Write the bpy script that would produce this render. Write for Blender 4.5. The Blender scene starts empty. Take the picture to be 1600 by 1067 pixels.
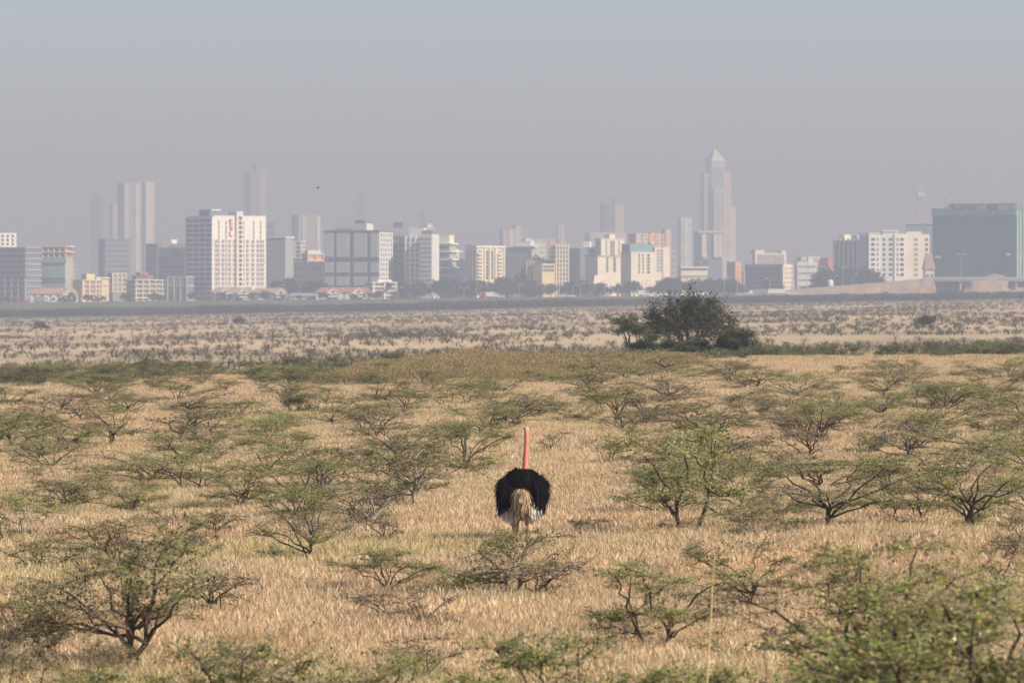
import bpy, math, random
import numpy as np
from mathutils import Vector, Matrix

# ------------------------------------------------------------------ camera, sky, sun, exposure
SC = bpy.context.scene
COL = SC.collection
R = math.radians
EYE = 5.0            # camera height above the near ground, metres
FOC = 10000.0        # focal length in pixels of a 1600 px wide picture
HOR = 455.0          # picture row of the horizon
cam = bpy.data.cameras.new('camera')
cam_o = bpy.data.objects.new('camera', cam); COL.objects.link(cam_o)
cam.sensor_width = 36.0
cam.lens = FOC / 1600.0 * 36.0
cam.clip_start = 0.5; cam.clip_end = 60000
cam_o.location = (0, 0, EYE)
cam_o.rotation_euler = (R(90) - (533.5 - HOR) / FOC, 0, 0)
cam.dof.use_dof = True
cam.dof.focus_distance = 165.0
cam.dof.aperture_fstop = 6.2
SC.camera = cam_o

SUN_AZ = R(119)      # clockwise from the viewing direction (+Y)
SUN_EL = R(37)
world = bpy.data.worlds.new('World'); SC.world = world; world.use_nodes = True
wn = world.node_tree.nodes; wl = world.node_tree.links
sky = wn.new('ShaderNodeTexSky'); sky.sky_type = 'NISHITA'; sky.sun_disc = False
sky.sun_elevation = SUN_EL; sky.sun_rotation = SUN_AZ
sky.altitude = 1600; sky.air_density = 1.0; sky.dust_density = 1.5; sky.ozone_density = 5.0
bg = wn['Background']; bg.inputs['Strength'].default_value = 0.073
wl.new(sky.outputs['Color'], bg.inputs['Color'])
sun = bpy.data.lights.new('sun', 'SUN'); sun.energy = 4.7; sun.angle = R(0.55); sun.color = (1.0, 0.91, 0.78)
sun_o = bpy.data.objects.new('sun', sun); COL.objects.link(sun_o)
sd = Vector((math.sin(SUN_AZ) * math.cos(SUN_EL), math.cos(SUN_AZ) * math.cos(SUN_EL), math.sin(SUN_EL)))
sun_o.rotation_euler = sd.to_track_quat('Z', 'Y').to_euler()
sun_o.location = (60, -40, 60)
SC.view_settings.view_transform = 'Standard'; SC.view_settings.look = 'None'
SC.view_settings.exposure = 0.80; SC.view_settings.gamma = 1.0
HAZE_DENSITY = 2.6e-4
cy = SC.cycles
cy.use_denoising = True
cy.use_adaptive_sampling = False
cy.max_bounces = 6; cy.diffuse_bounces = 3; cy.glossy_bounces = 2; cy.transparent_max_bounces = 6
cy.transmission_bounces = 3; cy.volume_bounces = 1
cy.sample_clamp_indirect = 6.0

# ------------------------------------------------------------------ helpers
def tag(o, label=None, cat=None, group=None, kind=None):
    if label: o['label'] = label
    if cat: o['category'] = cat
    if group: o['group'] = group
    if kind: o['kind'] = kind
    return o

def empty(name, loc=(0, 0, 0), rz=0.0, parent=None):
    o = bpy.data.objects.new(name, None); COL.objects.link(o)
    o.location = loc; o.rotation_euler = (0, 0, rz); o.empty_display_size = 0.3
    if parent: o.parent = parent
    return o

class MB:
    """collects vertices, faces and one colour per face, then links ONE mesh object"""
    def __init__(s): s.v = []; s.f = []; s.c = []; s.m = []
    def add(s, vs, fs, col=None, mi=0):
        b = len(s.v); s.v.extend(vs)
        for f in fs:
            s.f.append(tuple(i + b for i in f)); s.c.append(col); s.m.append(mi)
    def box(s, x0, x1, y0, y1, z0, z1, col=None, mi=0):
        s.add([(x0,y0,z0),(x1,y0,z0),(x1,y1,z0),(x0,y1,z0),(x0,y0,z1),(x1,y0,z1),(x1,y1,z1),(x0,y1,z1)],
              [(0,3,2,1),(4,5,6,7),(0,1,5,4),(1,2,6,5),(2,3,7,6),(3,0,4,7)], col, mi)
    def tube(s, pts, rad, n=5, col=None, mi=0, cap=True):
        pts = [Vector(p) for p in pts]; vs = []; k = len(pts)
        for i, p in enumerate(pts):
            t = (pts[min(i+1, k-1)] - pts[max(i-1, 0)])
            if t.length < 1e-9: t = Vector((0, 0, 1))
            t.normalize()
            a = t.cross(Vector((0.31, 0.95, 0.05)))
            if a.length < 1e-3: a = t.cross(Vector((1, 0, 0)))
            a.normalize(); b = t.cross(a)
            for j in range(n):
                w = 2*math.pi*j/n
                vs.append(tuple(p + (a*math.cos(w) + b*math.sin(w))*rad[i]))
        fs = [(i*n+j, i*n+(j+1) % n, (i+1)*n+(j+1) % n, (i+1)*n+j) for i in range(k-1) for j in range(n)]
        if cap: fs.append(tuple(range((k-1)*n, k*n)))
        s.add(vs, fs, col, mi)
    def mesh(s, name, mats, smooth=False):
        me = bpy.data.meshes.new(name)
        me.from_pydata(s.v, [], s.f)
        for m in (mats if isinstance(mats, (list, tuple)) else [mats]): me.materials.append(m)
        if any(s.m): me.polygons.foreach_set('material_index', s.m)
        if s.c and s.c[0] is not None:
            at = me.color_attributes.new('tint', 'FLOAT_COLOR', 'CORNER')
            arr = []
            for f, c in zip(s.f, s.c): arr.extend((c[0], c[1], c[2], 1.0) * len(f))
            at.data.foreach_set('color', arr)
        if smooth: me.polygons.foreach_set('use_smooth', [True]*len(s.f))
        me.update(); return me
    def build(s, name, mats, parent=None, loc=(0, 0, 0), smooth=False):
        o = bpy.data.objects.new(name, s.mesh(name, mats, smooth)); COL.objects.link(o)
        o.location = loc
        if parent: o.parent = parent
        return o

def place(name, me, parent=None, loc=(0, 0, 0), rz=0.0, sc=1.0):
    o = bpy.data.objects.new(name, me); COL.objects.link(o)
    o.location = loc; o.rotation_euler = (0, 0, rz)
    o.scale = (sc, sc, sc) if not isinstance(sc, tuple) else sc
    if parent: o.parent = parent
    return o

def smooth01(a, b, x):
    t = np.clip((np.asarray(x, float) - a) / (b - a), 0, 1); return t*t*(3 - 2*t)

# terrain height: near field, a low crest at about 400 m, a hollow, the far plain, the city shelf
def gz(x, y):
    x = np.asarray(x, float); y = np.asarray(y, float)
    zc = -3.0*smooth01(385, 640, y) - 0.6*smooth01(640, 3300, y) + 4.6*smooth01(3350, 3900, y) + 3*smooth01(4500, 12000, y)
    lim = 0.12*np.abs(y) + 30
    xc = lim*np.tanh(x/lim)
    sl = 0.021 - 0.010*smooth01(3300, 3900, y)
    sl = sl*smooth01(0, 120, y)
    near = 1 - smooth01(380, 600, y)
    und = 0.10*np.sin(x*0.21 + y*0.05)*np.cos(y*0.083 + 1.3) + 0.06*np.sin(x*0.47 - y*0.11)
    far = smooth01(650, 900, y)*(1 - smooth01(3000, 3600, y))
    und2 = 0.25*np.sin(x*0.031 + 2 + y*0.006)*np.sin(y*0.013)
    return zc + sl*xc + und*near*smooth01(130, 200, y) + und2*far
def g(x, y): return float(gz(x, y))
def s_of(d): return d/FOC
def wx(px, d): return (px - 800.0)*d/FOC
def wz(py, d): return EYE - (py - HOR)*d/FOC
def dist_of_row(px, row):
    lo, hi = 20.0, 395.0
    for _ in range(40):
        m = 0.5*(lo+hi)
        if HOR + (EYE - g(wx(px, m), m))/m*FOC > row: lo = m
        else: hi = m
    return 0.5*(lo+hi)

# ------------------------------------------------------------------ materials
def new_mat(name):
    m = bpy.data.materials.new(name); m.use_nodes = True
    nt = m.node_tree; b = nt.nodes['Principled BSDF']
    b.inputs['Specular IOR Level'].default_value = 0.2
    return m, nt, b
def lin(*c): return (c[0], c[1], c[2], 1.0)
def plain(name, col, rough=0.85, var=0.18, scale=0.35, spec=0.2, metal=0.0):
    """base colour with blotchy wear"""
    m, nt, b = new_mat(name)
    tc = nt.nodes.new('ShaderNodeNewGeometry')
    n = nt.nodes.new('ShaderNodeTexNoise'); n.inputs['Scale'].default_value = scale; n.inputs['Detail'].default_value = 5
    nt.links.new(tc.outputs['Position'], n.inputs['Vector'])
    r = nt.nodes.new('ShaderNodeValToRGB'); e = r.color_ramp.elements
    e[0].position = 0.25; e[1].position = 0.75
    e[0].color = lin(*[c*(1-var) for c in col]); e[1].color = lin(*[min(1, c*(1+var*0.6)) for c in col])
    nt.links.new(n.outputs['Fac'], r.inputs['Fac']); nt.links.new(r.outputs['Color'], b.inputs['Base Color'])
    b.inputs['Roughness'].default_value = rough; b.inputs['Specular IOR Level'].default_value = spec
    b.inputs['Metallic'].default_value = metal
    return m
def foliage_mat(name, transl=0.42, hue_noise=0.25, scale=1.2, rand=0.25):
    m = bpy.data.materials.new(name); m.use_nodes = True; nt = m.node_tree
    nt.nodes.remove(nt.nodes['Principled BSDF'])
    out = nt.nodes['Material Output']
    a = nt.nodes.new('ShaderNodeAttribute'); a.attribute_name = 'tint'
    geo = nt.nodes.new('ShaderNodeNewGeometry')
    n = nt.nodes.new('ShaderNodeTexNoise'); n.inputs['Scale'].default_value = scale; n.inputs['Detail'].default_value = 3
    nt.links.new(geo.outputs['Position'], n.inputs['Vector'])
    oi = nt.nodes.new('ShaderNodeObjectInfo')
    mr = nt.nodes.new('ShaderNodeMapRange'); mr.inputs['From Min'].default_value = 0.25; mr.inputs['From Max'].default_value = 0.75
    mr.inputs['To Min'].default_value = 1 - hue_noise; mr.inputs['To Max'].default_value = 1 + hue_noise
    nt.links.new(n.outputs['Fac'], mr.inputs['Value'])
    mr2 = nt.nodes.new('ShaderNodeMapRange'); mr2.inputs['To Min'].default_value = 1 - rand; mr2.inputs['To Max'].default_value = 1 + rand
    nt.links.new(oi.outputs['Random'], mr2.inputs['Value'])
    mu = nt.nodes.new('ShaderNodeMath'); mu.operation = 'MULTIPLY'
    nt.links.new(mr.outputs['Result'], mu.inputs[0]); nt.links.new(mr2.outputs['Result'], mu.inputs[1])
    vm = nt.nodes.new('ShaderNodeVectorMath'); vm.operation = 'SCALE'
    nt.links.new(a.outputs['Color'], vm.inputs[0]); nt.links.new(mu.outputs[0], vm.inputs['Scale'])
    d = nt.nodes.new('ShaderNodeBsdfDiffuse'); t = nt.nodes.new('ShaderNodeBsdfTranslucent')
    nt.links.new(vm.outputs[0], d.inputs['Color']); nt.links.new(vm.outputs[0], t.inputs['Color'])
    mx = nt.nodes.new('ShaderNodeMixShader'); mx.inputs['Fac'].default_value = transl
    nt.links.new(d.outputs[0], mx.inputs[1]); nt.links.new(t.outputs[0], mx.inputs[2])
    nt.links.new(mx.outputs[0], out.inputs['Surface'])
    return m
M = {}
M['leaf'] = foliage_mat('acacia_leaf')
M['bark'] = plain('thorn_bark', (0.085, 0.062, 0.045), 0.95, 0.5, 9.0)
M['twig'] = plain('thorn_twig', (0.25, 0.20, 0.135), 0.9, 0.35, 3.0)
M['pale_bark'] = plain('pale_bark', (0.34, 0.29, 0.23), 0.95, 0.45, 7.0)
M['far_leaf'] = foliage_mat('tree_leaf', 0.25, 0.3, 0.25)
M['scrub'] = foliage_mat('scrub_leaf', 0.2, 0.35, 0.02)

def grass_mat():
    m = foliage_mat('dry_grass', 0.5, 0.10, 0.9, 0.12)
    nt = m.node_tree
    # broad patches of redder, paler and greener straw
    geo = nt.nodes.new('ShaderNodeNewGeometry')
    n = nt.nodes.new('ShaderNodeTexNoise'); n.inputs['Scale'].default_value = 0.075; n.inputs['Detail'].default_value = 4
    nt.links.new(geo.outputs['Position'], n.inputs['Vector'])
    r = nt.nodes.new('ShaderNodeValToRGB'); el = r.color_ramp.elements
    el[0].position = 0.28; el[0].color = (0.90, 0.95, 0.80, 1)
    el[1].position = 0.70; el[1].color = (1.02, 0.96, 0.93, 1)
    e = el.new(0.5); e.color = (1.0, 1.0, 1.0, 1)
    nt.links.new(n.outputs['Fac'], r.inputs['Fac'])
    a = next(k for k in nt.nodes if k.type == 'ATTRIBUTE')
    vs = next(k for k in nt.nodes if k.type == 'VECT_MATH')
    v2 = nt.nodes.new('ShaderNodeVectorMath'); v2.operation = 'MULTIPLY'
    nt.links.new(a.outputs['Color'], v2.inputs[0]); nt.links.new(r.outputs['Color'], v2.inputs[1])
    nt.links.new(v2.outputs[0], vs.inputs[0])
    return m
M['grass'] = grass_mat()

def ground_mat():
    m, nt, b = new_mat('savannah_ground'); L = nt.links
    geo = nt.nodes.new('ShaderNodeNewGeometry')
    sep = nt.nodes.new('ShaderNodeSeparateXYZ'); L.new(geo.outputs['Position'], sep.inputs[0])
    def noise(sc, det, sx=1.0, sy=1.0):
        mp = nt.nodes.new('ShaderNodeMapping'); mp.inputs['Scale'].default_value = (sx, sy, 1)
        L.new(geo.outputs['Position'], mp.inputs['Vector'])
        n = nt.nodes.new('ShaderNodeTexNoise'); n.inputs['Scale'].default_value = sc; n.inputs['Detail'].default_value = det
        n.inputs['Roughness'].default_value = 0.62
        L.new(mp.outputs[0], n.inputs['Vector']); return n.outputs['Fac']
    def ramp(fac, stops):
        r = nt.nodes.new('ShaderNodeValToRGB'); e = r.color_ramp.elements
        e[0].position, e[0].color = stops[0][0], lin(*stops[0][1])
        e[1].position, e[1].color = stops[-1][0], lin(*stops[-1][1])
        for p, c in stops[1:-1]:
            k = e.new(p); k.color = lin(*c)
        L.new(fac, r.inputs['Fac']); return r.outputs['Color']
    near = ramp(noise(0.9, 8), [(0.3, (0.26, 0.185, 0.105)), (0.5, (0.40, 0.30, 0.175)), (0.7, (0.48, 0.37, 0.22))])
    mid = ramp(noise(0.012, 7, 1.0, 0.30), [(0.32, (0.25, 0.20, 0.13)), (0.46, (0.40, 0.305, 0.195)), (0.6, (0.50, 0.38, 0.24)), (0.75, (0.44, 0.33, 0.195))])
    cty = ramp(noise(0.03, 5, 1, 0.4), [(0.3, (0.075, 0.085, 0.045)), (0.6, (0.13, 0.13, 0.075)), (0.8, (0.21, 0.18, 0.12))])
    def band(a, bb):
        k = nt.nodes.new('ShaderNodeMapRange'); k.inputs['From Min'].default_value = a; k.inputs['From Max'].default_value = bb
        L.new(sep.outputs['Y'], k.inputs['Value']); return k.outputs['Result']
    def mix(f, c1, c2):
        k = nt.nodes.new('ShaderNodeMix'); k.data_type = 'RGBA'
        L.new(f, k.inputs['Factor']); L.new(c1, k.inputs['A']); L.new(c2, k.inputs['B']); return k.outputs['Result']
    c = mix(band(450, 620), near, mid); c = mix(band(2500, 3500), c, cty)
    L.new(c, b.inputs['Base Color']); b.inputs['Roughness'].default_value = 0.95; b.inputs['Specular IOR Level'].default_value = 0.05
    return m
M['ground'] = ground_mat()

# ------------------------------------------------------------------ ground
def build_ground():
    ys = [-150, -60, 0] + list(np.arange(20, 460, 6)) + list(np.arange(460, 700, 15)) + list(np.geomspace(700, 3300, 90)) + list(np.arange(3330, 4000, 30)) + list(np.geomspace(4000, 12400, 30))
    us = np.concatenate([np.linspace(-1, -0.14, 12), np.linspace(-0.13, 0.13, 70), np.linspace(0.14, 1, 12)])
    V = []; n = len(us)
    for y in ys:
        half = 0.40*abs(y) + 70
        x = us*half
        z = gz(x, np.full(n, y))
        V += [(float(a), float(y), float(b)) for a, b in zip(x, z)]
    F = [(i*n+j, i*n+j+1, (i+1)*n+j+1, (i+1)*n+j) for i in range(len(ys)-1) for j in range(n-1)]
    me = bpy.data.meshes.new('ground'); me.from_pydata(V, [], F); me.materials.append(M['ground'])
    me.polygons.foreach_set('use_smooth', [True]*len(F)); me.update()
    o = bpy.data.objects.new('ground', me); COL.objects.link(o); o['kind'] = 'structure'
build_ground()

# ------------------------------------------------------------------ scatter by geometry nodes (grass and far scrub)
def scatter(name, protos, pts, rot, scl, idx, label, cat):
    """one object: instances of the prototype meshes at the given points"""
    pc = bpy.data.collections.new(name + '_kinds')
    for i, me in enumerate(protos):
        o = bpy.data.objects.new('%s_kind_%02d' % (name, i), me); pc.objects.link(o)
    me = bpy.data.meshes.new(name); me.from_pydata([tuple(p) for p in pts], [], [])
    for nm, arr, ty in (('rot', rot, 'FLOAT'), ('scl', scl, 'FLOAT'), ('idx', idx, 'INT')):
        a = me.attributes.new(nm, ty, 'POINT'); a.data.foreach_set('value', arr)
    o = bpy.data.objects.new(name, me); COL.objects.link(o)
    ng = bpy.data.node_groups.new(name, 'GeometryNodeTree')
    ng.interface.new_socket('Geometry', in_out='INPUT', socket_type='NodeSocketGeometry')
    ng.interface.new_socket('Geometry', in_out='OUTPUT', socket_type='NodeSocketGeometry')
    N = ng.nodes; L = ng.links
    gi = N.new('NodeGroupInput'); go = N.new('NodeGroupOutput')
    iop = N.new('GeometryNodeInstanceOnPoints'); ci = N.new('GeometryNodeCollectionInfo')
    ci.inputs['Collection'].default_value = pc; ci.inputs['Separate Children'].default_value = True; ci.inputs['Reset Children'].default_value = True
    def attr(nm, ty):
        k = N.new('GeometryNodeInputNamedAttribute'); k.data_type = ty; k.inputs['Name'].default_value = nm; return k.outputs['Attribute']
    cx = N.new('ShaderNodeCombineXYZ'); L.new(attr('rot', 'FLOAT'), cx.inputs['Z'])
    L.new(gi.outputs[0], iop.inputs['Points']); L.new(ci.outputs[0], iop.inputs['Instance'])
    iop.inputs['Pick Instance'].default_value = True
    L.new(attr('idx', 'INT'), iop.inputs['Instance Index'])
    L.new(cx.outputs[0], iop.inputs['Rotation']); L.new(attr('scl', 'FLOAT'), iop.inputs['Scale'])
    L.new(iop.outputs[0], go.inputs[0])
    md = o.modifiers.new('scatter', 'NODES'); md.node_group = ng
    return tag(o, label, cat, None, 'stuff')

def vnoise(x, y, cell, seed):
    rs = np.random.RandomState(seed); T = rs.rand(256, 256)
    fx = x/cell; fy = y/cell; ix = np.floor(fx).astype(int); iy = np.floor(fy).astype(int)
    tx = fx-ix; ty = fy-iy; tx = tx*tx*(3-2*tx); ty = ty*ty*(3-2*ty)
    a = T[ix % 256, iy % 256]; b = T[(ix+1) % 256, iy % 256]; c = T[ix % 256, (iy+1) % 256]; d = T[(ix+1) % 256, (iy+1) % 256]
    return (a*(1-tx)+b*tx)*(1-ty) + (c*(1-tx)+d*tx)*ty

def grass_patch(seed, nbl, size, hmin, hmax, w, tones, lean=0.28):
    rnd = random.Random(seed); mb = MB()
    for _ in range(nbl):
        x = rnd.gauss(0, size*0.36); y = rnd.gauss(0, size*0.36)
        h = rnd.uniform(hmin, hmax); a = rnd.uniform(0, 6.283); l = rnd.uniform(0.05, lean)*h
        dx, dy = math.cos(a)*l, math.sin(a)*l
        p = rnd.uniform(0, 3.14159); ux, uy = math.cos(p)*w*0.5, math.sin(p)*w*0.5
        c = rnd.choice(tones); k = rnd.uniform(0.8, 1.15); c = (c[0]*k, c[1]*k, c[2]*k)
        mb.add([(x-ux, y-uy, -0.05), (x+ux, y+uy, -0.05), (x+dx*0.35+ux, y+dy*0.35+uy, h*0.6), (x+dx*0.35-ux, y+dy*0.35-uy, h*0.6), (x+dx, y+dy, h)],
               [(0, 1, 2, 3), (3, 2, 4)], c)
        if rnd.random() < 0.75:   # seed head
            q = 0.35 + rnd.random()*0.3; sx, sy = math.cos(p+1)*w*rnd.uniform(1.0, 2.2), math.sin(p+1)*w*rnd.uniform(1.0, 2.2); k = rnd.choice((0.55, 0.85, 1.05, 1.2)); c = (c[0]*k, c[1]*k, c[2]*k)
            e = (min(1, c[0]*1.12), min(1, c[1]*1.08), c[2]*1.02)
            X, Y, Z = x+dx, y+dy, h
            mb.add([(X, Y, Z-0.07*q), (X+sx, Y+sy, Z), (X+dx*0.3, Y+dy*0.3, Z+0.08), (X-sx, Y-sy, Z)], [(0, 1, 2, 3)], e)
    return mb.mesh('grass_patch', M['grass'])

GREENS = [(0.24, 0.30, 0.075), (0.31, 0.345, 0.10), (0.175, 0.235, 0.06), (0.38, 0.37, 0.12), (0.215, 0.31, 0.10)]
OLIVES = [(0.351, 0.317, 0.135), (0.419, 0.358, 0.162), (0.284, 0.27, 0.115), (0.23, 0.243, 0.095)]
BROWNS = [(0.24, 0.174, 0.108), (0.324, 0.24, 0.15), (0.168, 0.12, 0.078), (0.396, 0.312, 0.204)]
FLECKS = [(0.55, 0.50, 0.28), (0.50, 0.42, 0.12), (0.60, 0.56, 0.40)]
STRAW = [(0.724, 0.564, 0.35), (0.795, 0.637, 0.421), (0.623, 0.461, 0.288), (0.868, 0.717, 0.515), (0.492, 0.359, 0.234), (0.68, 0.511, 0.35)]
OLIVE = [(0.36, 0.292, 0.154), (0.42, 0.328, 0.176), (0.29, 0.241, 0.121), (0.46, 0.369, 0.209)]
def leaf_quad(mb, p, d, up, L, W, col):
    s = d.cross(up)
    if s.length < 1e-4: s = Vector((1, 0, 0))
    s.normalize()
    mb.add([tuple(p), tuple(p + d*L*0.5 + s*W*0.5), tuple(p + d*L), tuple(p + d*L*0.5 - s*W*0.5)], [(0, 1, 2, 3)], col)

def build_grass():
    rs = np.random.RandomState(5)
    protos = [grass_patch(10+i, 1150, 1.2, 0.12, 0.46, 0.0042, STRAW, 0.6) for i in range(5)]
    protos += [grass_patch(30+i, 300, 1.1, 0.5, 1.05, 0.012, OLIVE, 0.18) for i in range(2)]
    def tuft(seed, tones):
        rnd = random.Random(seed); U = rnd.uniform; mb = MB()
        for i in range(9):
            a = U(0, 6.28); l = U(0.2, 0.5); e = (math.cos(a)*l, math.sin(a)*l, U(0.25, 0.6))
            mb.tube([(0, 0, -0.03), (e[0]*0.45, e[1]*0.45, e[2]*0.65), e], [0.006, 0.005, 0.003], 3, (0.16, 0.12, 0.08))
            for j in range(26):
                t = U(0.35, 1.05); p = Vector(e)*t + Vector((U(-1, 1), U(-1, 1), U(-1, 1)))*0.07; c = rnd.choice(tones); k = U(.75, 1.25)
                L = U(0.03, 0.055); leaf_quad(mb, p, Vector((U(-1, 1), U(-1, 1), U(-.3, .8))).normalized(), Vector((U(-.5, .5), U(-.5, .5), 1)), L, L*0.55, (c[0]*k, c[1]*k, c[2]*k))
        return mb.mesh('undergrowth', M['leaf'])
    protos += [tuft(1, GREENS + OLIVES), tuft(2, OLIVES), tuft(3, BROWNS), tuft(4, GREENS)]
    P = []
    for (y0, y1, dens) in ((42, 70, 1.9), (70, 170, 1.9), (170, 280, 1.25), (280, 400, 1.0), (400, 440, 0.7)):
        half = 0.085*y1 + 6
        n = int(2*half*(y1-y0)*dens)
        x = rs.uniform(-half, half, n); y = rs.uniform(y0, y1, n)
        keep = np.abs(x) < 0.085*y + 5
        P.append(np.stack([x[keep], y[keep]], 1))
    P = np.concatenate(P)
    x, y = P[:, 0], P[:, 1]
    v = vnoise(x+500, y+500, 9.0, 3)
    tall = (vnoise(x+300, y, 26.0, 8)*0.8 + 0.75*np.exp(-((x-2)/9)**2)*smooth01(300, 345, y)) > 0.80
    idx = rs.randint(0, 5, len(x)); idx = np.where(tall & (rs.rand(len(x)) < 0.65), rs.randint(5, 7, len(x)), idx)
    und = rs.rand(len(x)) < (0.03 + 0.16*smooth01(140, 300, y)) * (0.3 + 1.4*(vnoise(x+70, y*0.5, 7.0, 44) > 0.5))
    idx = np.where(und, rs.randint(7, 11, len(x)), idx)
    scl = (0.72 + 0.5*v)*rs.uniform(0.85, 1.2, len(x)) * (1 - 0.2*smooth01(300, 390, y)*(x < -6))
    z = gz(x, y)
    scatter('dry_grass', protos, np.stack([x, y, z], 1), rs.uniform(0, 6.28, len(x)), scl.astype(np.float32), idx.astype(np.int32),
            'dry straw coloured grass covering the field around the thorn bushes', 'grass')
build_grass()

# ------------------------------------------------------------------ thorn trees
GALL = (0.035, 0.025, 0.02)

def acacia(seed, h, Rr, pads, stems=2, leaves=10, leaf=0.05, tones=GREENS, fleck=0.03, gall=0.25, bare=0.0, flat=0.6, twigs=19, drop=0.62):
    """flat layered thorn tree: crooked stems, arching limbs, pads of twigs with small leaves"""
    rnd = random.Random(seed)
    wood = MB(); lv = MB()
    U = rnd.uniform
    forks = []
    for i in range(stems):
        a = U(0, 6.28); r0 = 0.04*Rr*(stems > 1)
        p = Vector((math.cos(a)*r0, math.sin(a)*r0, -0.08)); b = a + U(-0.5, 0.5)
        hf = h*U(0.30, 0.48); off = Rr*U(0.08, 0.28)
        pts = [p]; k = 5
        for j in range(1, k+1):
            t = j/k
            pts.append(Vector((p.x + math.cos(b)*off*t + U(-1, 1)*0.045*h*0.6, p.y + math.sin(b)*off*t + U(-1, 1)*0.045*h*0.6, p.z + (hf - p.z)*t)))
        r = h*U(0.017, 0.024)
        wood.tube(pts, [r*(1.25 - 0.55*j/k) for j in range(k+1)], 6)
        forks.append((pts[-1], r*0.7)); forks.append((pts[-2], r*0.6))
    for i in range(pads):
        a = 6.283*i/pads + U(-0.5, 0.5); q = math.sqrt(U(0.02, 1.0))*0.80
        r = Rr*q
        z = h*(0.97 - flat*0.55*q**1.6*U(0.4, 1.15) - U(0, 1)**1.4*drop)
        pc = Vector((math.cos(a)*r, math.sin(a)*r, z))
        f, fr = min(forks, key=lambda t: (t[0]-pc).length*U(0.8, 1.25))
        ctrl = f.lerp(pc, 0.45) + Vector((U(-.1, .1)*Rr, U(-.1, .1)*Rr, (pc.z-f.z)*U(0.1, 0.35)))
        pts = []; k = 6
        for j in range(k+1):
            t = j/k
            pt = f*(1-t)**2 + ctrl*2*t*(1-t) + pc*t*t
            if 0 < j < k: pt += Vector((U(-1, 1), U(-1, 1), U(-1, 1)))*0.028*h
            pts.append(pt)
        wood.tube(pts, [fr*0.8*(1-t/k) + 0.0055*(t/k) + 0.002 for t in range(k+1)], 5)
        pr = Rr*U(0.34, 0.58)
        tw = []
        for j in range(twigs):
            aa = U(0, 6.283); st = pts[rnd.choice([-1, -1, -2, -3])] if j > 3 else pts[-1]
            l = pr*U(0.5, 1.05)
            d = Vector((math.cos(aa), math.sin(aa), U(-0.30, 0.48))).normalized()
            e1 = st + d*l*0.5 + Vector((U(-1, 1), U(-1, 1), U(-.5, .8)))*l*0.10
            e2 = st + d*l + Vector((U(-1, 1), U(-1, 1), U(-.6, .6)))*l*0.14
            wood.tube([st, e1, e2], [0.0045, 0.0036, 0.0018], 3, None, 1)
            tw.append((st, e1, e2))
            for _ in range(2):
                ab = aa + U(-1.1, 1.1); s2 = st.lerp(e1, U(0.4, 1.0)); d2 = Vector((math.cos(ab), math.sin(ab), U(-0.35, 0.6))).normalized()
                e3 = s2 + d2*l*U(0.25, 0.55)
                wood.tube([s2, e3], [0.0035, 0.0016], 3, None, 1); tw.append((s2, s2.lerp(e3, 0.5), e3))
        padbare = rnd.random() < bare
        for (s0, s1, s2) in tw:
            nl = leaves if not padbare else max(1, int(leaves*0.12))
            for _ in range(nl):
                t = U(0.1, 1.0); p = s0.lerp(s1, t*2) if t < 0.5 else s1.lerp(s2, t*2-1)
                p = p + Vector((U(-1, 1), U(-1, 1), U(-0.8, 1.0)))*leaf*1.1
                aa = U(0, 6.283); d = Vector((math.cos(aa), math.sin(aa), U(-0.35, 0.75))).normalized()
                up = Vector((U(-.5, .5), U(-.5, .5), 1)).normalized()
                c = rnd.choice(FLECKS) if rnd.random() < fleck else rnd.choice(tones)
                kk = U(0.8, 1.25); L = leaf*U(0.7, 1.3)
                leaf_quad(lv, p, d, up, L, L*0.52, (c[0]*kk, c[1]*kk, c[2]*kk))
            if rnd.random() < gall:
                p = s1.lerp(s2, rnd.random()); gr = U(0.010, 0.017)
                lv.add([(p.x, p.y, p.z+gr), (p.x+gr, p.y, p.z), (p.x, p.y+gr, p.z), (p.x-gr, p.y, p.z), (p.x, p.y-gr, p.z), (p.x, p.y, p.z-gr)],
                       [(0, 1, 2), (0, 2, 3), (0, 3, 4), (0, 4, 1), (5, 2, 1), (5, 3, 2), (5, 4, 3), (5, 1, 4)], GALL)
    return wood.mesh('trunk', [M['bark'], M['twig']]), lv.mesh('crown', M['leaf']), h, Rr

def pale(p):
    me = p[0].copy(); me.materials[0] = M['pale_bark']; return (me,) + p[1:]

# prototypes, unit: metres
K = {}
K['flat'] = [acacia(101+i, 1.75, 1.35, 11, 2, 13, 0.042, GREENS + OLIVES, 0.07, 0.4, 0.16) for i in range(4)]
K['olive'] = [acacia(121+i, 1.6, 1.25, 11, 2, 9, 0.042, OLIVES + GREENS[:3], 0.07, 0.6, 0.35) for i in range(3)]
K['bare'] = [acacia(141+i, 1.5, 1.05, 10, 2, 2, 0.038, BROWNS, 0.05, 1.0, 0.5, 0.4, 17) for i in range(3)]
K['yellow'] = [acacia(161+i, 1.6, 1.4, 11, 2, 13, 0.044, GREENS + OLIVES, 0.20, 0.4, 0.1) for i in range(2)]
K['brown'] = [acacia(171+i, 1.7, 1.45, 13, 2, 9, 0.042, OLIVES + BROWNS + GREENS[:1], 0.09, 1.0, 0.3, 0.5) for i in range(3)]
K['bush'] = [acacia(181+i, 1.25, 1.6, 15, 3, 8, 0.085, [(0.13, 0.16, 0.07), (0.16, 0.18, 0.075), (0.105, 0.135, 0.06), (0.20, 0.20, 0.09)], 0.02, 0.1, 0.05, 1.2, 12, 0.75) for i in range(3)]
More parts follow.
